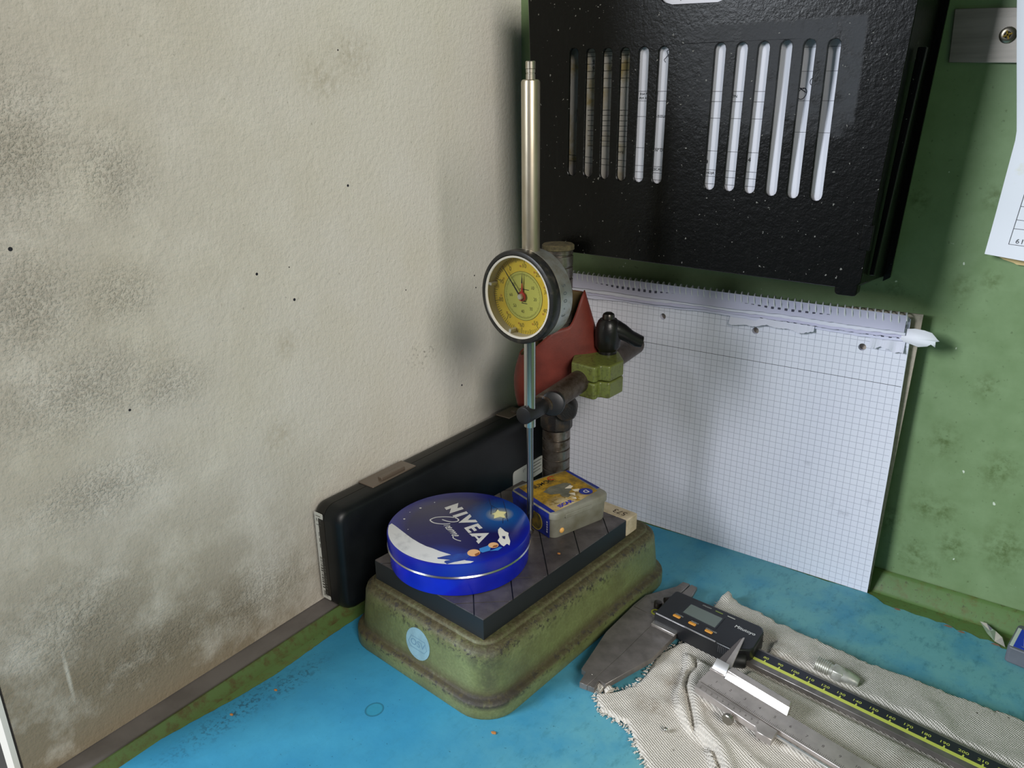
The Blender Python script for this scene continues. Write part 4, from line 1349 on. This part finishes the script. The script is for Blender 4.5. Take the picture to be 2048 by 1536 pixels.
rag = obj('cotton_rag', G().add(vsr, fr2).move(-360, 210, -.46), RAG, loc=(360, -210, .46), smooth=80)
tag(rag, 'crumpled off-white knitted cotton rag under the two calipers', 'rag')
tw = G().tube([(231, -239, 3.5), (227.5, -238.4, 4.4), (224.6, -240.4, 4.4), (222.6, -242.6, 4.0), (221.0, -241.2, 5.5), (220.4, -238.4, 7.4), (221.4, -236, 9.2)], [3.4, 3, 2.6, 2.2, 1.7, 1.2, .6], 10)
tw.tube([(236, -238, 3.5), (233, -236.5, 4.6), (231.5, -234.5, 5.2)], [3.5, 2.8, 1.4], 10)
obj('frayed_corner', tw.move(-360, 210, -.46), RAG, rag, smooth=70)
fu = G()
q = random.Random(8)
for i in range(len(poly)):
    a, b = Vector(poly[i]), Vector(poly[(i + 1) % len(poly)])
    if max(a.x, b.x) > 470:
        continue
    L = (b - a).length
    nrm = Vector((b.y - a.y, a.x - b.x)).normalized()
    for k in range(int(L / 1.1)):
        p = a + (b - a) * q.random()
        h0 = .8 + q.random() * 2.2
        e = nrm * q.uniform(.5, 1.8)
        p -= nrm * .8
        fu.tube([(p.x, p.y, h0), (p.x + e.x + q.uniform(-.5, .5), p.y + e.y + q.uniform(-.5, .5), h0 + q.uniform(-.3, .5)), (p.x + e.x * 1.5 + q.uniform(-1, 1), p.y + e.y * 1.5 + q.uniform(-1, 1), max(.5, h0 + q.uniform(-1.0, .4)))], [.5, .42, .2], 5)
tag(obj('edge_fuzz', fu.move(-360, 210, -.46), RAG, rag, smooth=70), kind='stuff')
st_ = G()
for k in range(16):
    st_.box(459.4, 460.8, -124 - k * 3.2, -122.4 - k * 3.2, 4.6, 5.3)
obj('seam_stitch', st_.move(-360, 210, -.46), flat('#4a4640', .9, 'dark_thread'), rag, smooth=0)

# ------------------------------------------------------------------ digital caliper
cal = thing('digital_caliper', 'digital caliper with black display housing and black and yellow scale lying on the rag', 'caliper', (230.5, -146.95, 0), math.degrees(math.atan2(-.12243, .99248)))
CS = Mt('caliper_steel', '#8a8480', .38, .6)
CS.set('Base Color', CS.mix(CS.rng(CS.noise(14, 4, .6), .4, .65), '#827c78', '#6c6763'))
CS.set('Roughness', CS.rng(CS.noise(7, 4), .35, .65, .30, .46))
obj('beam', G().box(-20, 262, -8.8, 9.4, 6.0, 10.0), CS, cal, bevel=.35, seg=1)
dk = flat('#20222c', .4, 'scale_navy')
scb = obj('scale_band', G().box(70, 262, -1.2, 7.4, 9.9, 10.06), dk, cal, smooth=0, label='dark scale strip with yellow numbers')
YEL = flat('#c9d05c', .45, 'scale_yellow')
obj('yellow_line', G().box(70, 262, -4.0, -1.25, 9.9, 10.08), YEL, cal, smooth=0)
g = G()
k_ = 122.5 / 120
for n_ in range(80, 260, 10):
    s_ = n_ * k_
    g.add([(s_ - .55, -1.3, 10.1), (s_ + .55, -1.3, 10.1), (s_ + .35, .6, 10.1), (s_ - .35, .6, 10.1)], [(0, 1, 2, 3)])
    g.text(str(n_), 3.0, T(s_ - .6, 2.7, 10.1), width=1.3, bold=.03)
obj('scale_numerals', g, YEL, cal, smooth=0)
# two large jaws lying closed, split by a fine gap
jl = [(-21.5, -6), (-7.6, -5), (1.0, -16), (2.2, -60), (4.0, -91), (-2.7, -91), (-6.9, -90.3), (-17.8, -47.5)]
fixed_j = [(-21.5, 8), (-21.5, -6), (-17.8, -47.5), (-6.9, -90.3), (-2.7, -90.9), (.2, -101.5), (5.62, -100.4), (4.62, -60), (1.94, -16), (1.72, 8)]
slide_j = [(1.9, 8), (2.1, -16), (4.8, -60), (5.8, -100.3), (10.8, -99.3), (8.5, -91), (14, -91.5), (22.5, -48.7), (21.2, -16), (21, 8)]
obj('fixed_jaw', G().prism(fixed_j, 5.2, 9.5), CS, cal, bevel=.1, seg=1)
sj = obj('sliding_jaw', G().prism(slide_j, 5.2, 9.5), CS, cal, bevel=.1, seg=1)
obj('slide_shoe', G().prism([(1.2, -18), (21.5, -18), (22, -8), (1, -8)], 9.2, 10.6), Mt('shoe_steel', '#b7b3ae', .28, .95), sj, bevel=.4)
uj1 = [(-22.3, 10), (-21, 13), (-10.6, 36.5), (-10, 45.6), (-4, 46.6), (-3.4, 34), (-3.2, 8), (-22, 8)]
uj2 = [(-2.9, 8), (-2.8, 34), (-3.2, 46.8), (2.6, 46.4), (5.4, 33.9), (2.6, 8)]
obj('upper_jaw', G().prism(uj1, 6, 9.2), CS, cal, bevel=.5, seg=1)
obj('upper_jaw', G().prism(uj2, 6, 9.2), CS, cal, bevel=.5, seg=1)
HB_ = Mt('display_black', '#17181b', .36, spec=.5)
HB_.bump(HB_.noise(.8, 2), .12, .2)
top = [(2.2, -15.2), (-.6, 17.6), (.6, 19.2), (66.6, 21.4), (69, 20.6), (71.6, 17), (74.6, -4), (73.6, -7.6), (64, -15.6), (53, -15.6), (52, -15.2)]
hs = obj('housing', G().loft([[(p[0], p[1], 5.6) for p in top[::-1]][::-1], [(p[0], p[1], 18.2) for p in top], [(p[0] + (1.0 if p[0] < 30 else -1.0) * .6, p[1] + (.7 if p[1] < 0 else -.7), 19.0) for p in top]]), HB_, cal, smooth=25, bevel=.35, seg=2)
obj('thumb_grip', G().cyl((64, -14.8, 10.6), (72, -9.6, 10.6), 5.4, n=20, round_end=1.2), flat('#161616', .5, 'grip_black'), cal)
obj('bright_edge', G().prism([(3.4, -15.6), (51.6, -15.6), (51.6, -14.9), (3.4, -14.9)], 18.3, 19.06), Mt('edge_bright', '#d4d4d8', .22, .9), hs, smooth=0)
LCD = Mt('lcd_grey', '#5c6560', .18, spec=.6)
lc = obj('display', G().prism([(17.6, -2), (44, -2.6), (43, 11), (17, 10.8)], 18.9, 19.08), LCD, hs, smooth=0, label='grey green display window')
obj('display_frame', G().holed([(16.6, -3), (45.2, -3.6), (44.1, 12.4), (15.9, 12)], [[(17.6, -2), (17, 10.8), (43, 11), (44, -2.6)]], 18.9, 19.3), flat('#202226', .3, 'frame_black'), lc, smooth=0)
ORA = flat('#c98a32', .45, 'button_orange')
for bx in (17.1, 29.8, 43.0):
    obj('button', G().prism(rrect(bx - 2.9, bx + 2.9, -10.4, -8.0, .7, 4), 18.9, 19.7), ORA, hs, bevel=.25)
TP = T(0, 0, 19.06)
PT = flat('#a9a9a2', .5, 'pale_text')
for s_, h_, x_, y_ in (('ORIGIN', 1.9, 17.6, -6.6), ('PRESET', 1.9, 30.4, -6.7), ('ZERO/ABS', 1.9, 43.6, -6.8), ('ON/OFF', 2.0, 27.6, 15.8)):
    obj('housing_text', G().text(s_, h_, TP @ T(x_, y_, 0)), PT, hs, smooth=0)
obj('housing_mark', G().box(44, 50, 15.7, 16.6, 0, .02, TP), PT, hs, smooth=0)
obj('green_text', G().box(34.6, 40.4, 15.2, 16.4, 0, .02, TP), flat('#6d7a3a', .5, 'green_text'), hs, smooth=0)
obj('maker_lettering', G().text('Mitutoyo', 4.5, TP @ T(61.2, 9.4, 0) @ RZ(2), bold=.06, width=.92), flat('#c9c9c8', .5, 'white_text'), hs, smooth=0)
g = G()
for i_ in range(7):
    g.box(54 + i_ * 1.3, 54.7 + i_ * 1.3, -15.85, -15.5, 12, 17.4)
obj('grip_ribs', g, flat('#3c3c3e', .3, 'rib_black'), hs, smooth=0)
obj('clamp_screw', G().cyl((-6, 2.5, 9), (-6, 2.5, 14.6), 3.0, round_end=.5).cyl((-4, 9.4, 12), (-1.5, 14, 12), 3.2, round_end=.4), Mt('screw_dark', '#4d4844', .3, .9), cal)
obj('yellow_tag', G().lathe([(2.2, 10.0), (3.4, 10.0), (3.4, 10.3), (2.2, 10.3)], T(-3.6, -4.2, 0), 20, cap=False), flat('#a8a832', .5, 'tag_yellow'), cal)

# ------------------------------------------------------------------ vernier caliper
th = R(3.2)
dvv = Vector((.98615, -.15619, -.05582))
ver = thing('vernier_caliper', 'plain steel vernier caliper resting on the rag and the display housing', 'caliper', (288.4, -212.5, 20.5))
q3 = frame((0, 0, 0), dvv, (.15643, .98769, 0)).to_quaternion()
ver.rotation_euler = q3.to_euler()
VS = Mt('vernier_steel', '#a39b97', .36, .5)
VS.set('Base Color', VS.mix(VS.rng(VS.noise(18, 4), .4, .65), '#b4aca8', '#9c9591'))
VS.set('Roughness', VS.rng(VS.noise(8, 4, .6, (.2, 1, 1)), .35, .65, .27, .4))
obj('beam', G().prism([(-1.8, -1.2), (190, -2.7), (190, 13.2), (-2, 14.2)], -3.6, 0), VS, ver, bevel=.25, seg=1)
sld = obj('slider', G().prism([(-.4, -7.9), (40, -10.1), (42.6, -9.7), (45.4, -12.9), (54.7, -12.6), (54, -3.2), (-1.1, -2.0)], -4.2, .7), VS, ver, bevel=.3, seg=1)
obj('slider_back', G().prism([(7.9, 15), (8.6, 22.4), (50.6, 21.6), (51.6, 15.5)], -4.4, 4.0), VS, ver, bevel=1.1, seg=2)
SHN = Mt('bright_bevel', '#e2e1e0', .32, .9)
obj('slider_ridge', G().loft([[(8.8, 12.6, .05), (52, 12.2, .05), (51.4, 15.7, .05), (8.8, 16.3, .05)], [(8.9, 12.7, .3), (51.9, 12.3, .3), (51.4, 15.6, 4.2), (8.8, 16.2, 4.2)]]), SHN, ver, bevel=.15, seg=1)
obj('head_bevel', G().loft([[(-2, 14.0, -.3), (8.4, 14.4, -.3), (7, 21.9, -.3), (-2.6, 21.4, -.3)], [(-1.9, 14.3, .2), (8.2, 14.6, .2), (6.9, 21.6, 4.4), (-2.5, 21.2, 4.4)]]), SHN, ver, bevel=.2, seg=1)
obj('head', G().prism([(-2.8, 13.6), (7.2, 13.8), (7.0, 22.6), (-3.0, 22.4)], -3.6, 0.4), VS, ver, bevel=.2, seg=1)
jA = [(-3.0, 22.2), (2.4, 22.4), (-2.6, 56.3), (-3.6, 54.6)]
jB = [(2.5, 22.3), (7.5, 22.8), (-1.6, 57.4), (-2.6, 56.2)]


def blade(p, zb, zt, tipz):
    lo = [(a, b, zb + (tipz if i > 1 else 0)) for i, (a, b) in enumerate(p)]
    hi = [(a, b, zt + (tipz if i > 1 else 0) - (.5 if i > 1 else 0)) for i, (a, b) in enumerate(p)]
    return G().loft([lo, hi])


obj('inside_jaw', blade(jA, -1.3, .1, .4), Mt('jaw_shade', '#7f7773', .4, .85), ver, bevel=.12, seg=1)
obj('inside_jaw', blade(jB, -1.0, .7, .4), VS, ver, bevel=.12, seg=1)
obj('depth_rod', G().box(54, 190, -5.9, -4.3, -2.6, -1.0), SHN, ver, bevel=.2, seg=1)
scw = obj('thumb_screw', G().cyl((27.2, -8.6, -2.4), (27.2, -12.6, -2.4), 1.2, n=16), Mt('screw_grey', '#8d8983', .3, .9), ver)
kn_ = G()
ring_ = []
for zz, r_ in ((0, 2.9), (.4, 3.4), (2.8, 3.4), (3.2, 2.9)):
    ring_.append([((r_ * (1 + .05 * (i % 2))) * math.cos(2 * math.pi * i / 40), (r_ * (1 + .05 * (i % 2))) * math.sin(2 * math.pi * i / 40), zz) for i in range(40)])
kn_.loft(ring_, M=frame((27.2, -12.4, -2.4), (1, 0, 0), (0, 0, 1)))
obj('screw_head', kn_, Mt('screw_grey2', '#9a958d', .3, .9), scw, smooth=30)
ENG = flat('#4f4a48', .6, 'engraving')
g = G()
for i_ in range(0, 190):
    s_ = -4 + 10.08 * i_ / 10
    if s_ < 5 or s_ > 185:
        continue
    L = 3.6 if i_ % 10 == 0 else (3.0 if i_ % 5 == 0 else 2.2)
    g.box(s_ - .09, s_ + .09, -1.6, -1.6 + L, .02, .05)
for n_ in range(1, 19):
    g.text(str(n_), 3.0, T(-4 + 10.08 * n_ + .9, 6.0, .05))
obj('engraved_scale', g, ENG, ver, smooth=0)
g = G()
for i_ in range(0, 51):
    s_ = 2.4 + i_ * .79
    g.box(s_ - .08, s_ + .08, -3.4 - (1.6 if i_ % 5 else 2.2), -3.2, .72, .75)
for n_ in range(0, 11):
    g.text(str(n_ % 10), 2.2, T(2.9 + 3.95 * n_, -6.6, .76))
obj('vernier_marks', g, ENG, sld, smooth=0)

# ------------------------------------------------------------------ small things
noz = thing('threaded_nozzle', 'zinc grey threaded nozzle with blunt tapered end lying on the rag', 'nozzle', (341, -141.5, 5.6))
NM = frame((0, 0, 5.6), (0, -.9, .436), (0, .436, .9))      # lathe axis (z of the frame) along the nozzle
ax = Vector((.995, -.07, -.07)).normalized()
NM = Matrix.Translation((0, 0, 5.9)) @ ax.to_track_quat('Z', 'Y').to_matrix().to_4x4()
ZN = Mt('zinc', '#c6c5bb', .36, .65)
ZN.set('Base Color', ZN.mix(ZN.rng(ZN.noise(6, 4), .45, .68), '#cac9bf', '#a3a196'))
prof = [(1.6, .9), (1.8, 0), (4.4, 0)]
for i in range(7):
    prof += [(5.1, .5 + i * 1.35), (5.1, .8 + i * 1.35), (4.3, 1.2 + i * 1.35), (4.3, 1.5 + i * 1.35)]
prof += [(4.2, 10.4), (4.2, 11.4)]
obj('thread', G().lathe(prof, NM, 28), ZN, noz, smooth=40)
obj('hex_shank', G().lathe([(4.8, 11.2), (5.9, 11.6), (6.1, 12.6), (6.1, 17.4), (5.6, 18.6)], NM @ RZ(20), 6), ZN, noz, smooth=20, bevel=.4)
obj('tapered_tip', G().lathe([(5.4, 18), (5.2, 20), (3.9, 27.2), (3.2, 28.2), (1.9, 28.4), (1.5, 27.6)], NM, 28), ZN, noz, smooth=40)

bx = thing('blade_case', 'small grey case with blue label standing at the right edge of the bench', 'case', (444.3, -49.5, .5), -8)
GP = Mt('grey_plastic', '#64666e', .5).mottled('#585a62', 20)
obj('case_body', G().loft([rr_ring(0, 60, 0, 33, 3, 0), rr_ring(0, 60, 0, 33, 3, 12.6)]), GP, bx, bevel=.8, smooth=40)
lb = obj('blue_label', G().prism([(3.2, 2.4), (58, 2.4), (58, 27), (3.2, 27)], 12.6, 12.75), flat('#1636b4', .4, 'label_royal'), bx, smooth=0)
obj('label_border', G().box(1.0, 3.2, 2.0, 27.4, 12.6, 12.8), flat('#c4ccc4', .5, 'label_pale'), bx, smooth=0)
obj('yellow_flash', G().face([(7, 5.6), (12, 6.2), (17, 4.0), (15, 3.2), (11, 5.0)], 12.8), flat('#cfc86a', .5, 'flash_yellow'), lb, smooth=0)
obj('white_lettering', G().text('WEI', 12, T(16.5, 11, 12.8) @ RZ(0), shear=.2, bold=.5), flat('#d8d6e4', .5, 'white_letters'), lb, smooth=0)
obj('lid_end', G().cyl((7, 30.5, 9.8), (60, 30.5, 9.8), 3.6, n=20), GP, bx)

scp = G()
scp.add([(425.6, -15.6, 4.6), (431.5, -23.2, 1.4), (437, -29.8, .9), (444, -33.2, 1.0), (441.6, -25, 3.2), (434.2, -19.6, 4.2), (430, -16.8, 5.4), (436.4, -23.6, 5.6), (441, -27.6, 4.6), (433, -21, 2.6)],
        [(0, 1, 9), (0, 9, 6), (1, 2, 9), (2, 7, 9), (9, 7, 5), (9, 5, 6), (2, 3, 8), (2, 8, 7), (7, 8, 4), (7, 4, 5), (8, 3, 4)])
sp_ = obj('foil_scrap', scp.move(-434, 23, -.6), Mt('crumpled_foil', '#dcdfe0', .12, .9), loc=(434, -23, .6), smooth=0)
tag(sp_, 'shiny crumpled silver scrap on the kerb beside the grey case', 'scrap')
s2 = sp_.modifiers.new('solid', 'SOLIDIFY')
s2.thickness = .25 * MM

ball = obj('steel_ball', G().lathe([(.01, -1.6), (.8, -1.4), (1.4, -.8), (1.6, 0), (1.4, .8), (.8, 1.4), (.01, 1.6)], None, 20), Mt('polished_ball', '#d0cec8', .12, 1.0), loc=(281.6, -249.8, 6.4), smooth=60)
tag(ball, 'tiny polished steel ball lying on the front part of the rag', 'ball')
CR = flat('#a8703c', .8, 'crumb_brown')
for lab_, x_, y_, z_, k in (('tan crumb on the blue sheet near the left kerb', 50, -362.9, .45, 1.0), ('pale brown crumb on the blue sheet, nearest the picture bottom', 44.9, -393.8, .45, 1.0),
                            ('brown chip beside the front corner of the measuring stand', 192.8, -308.4, .45, 1.5), ('orange fleck on the grooved steel plate', 170.2, -198.7, 65.0, 1.0)):
    o = obj('crumb', G().prism([(-1.3 * k, -.5), (-.4, -.9 * k), (1.2 * k, -.3), (1.0, .7 * k), (-.6, .8)], 0, .9), CR, loc=(x_, y_, z_), bevel=.25, smooth=60)
    tag(o, lab_, 'crumb')
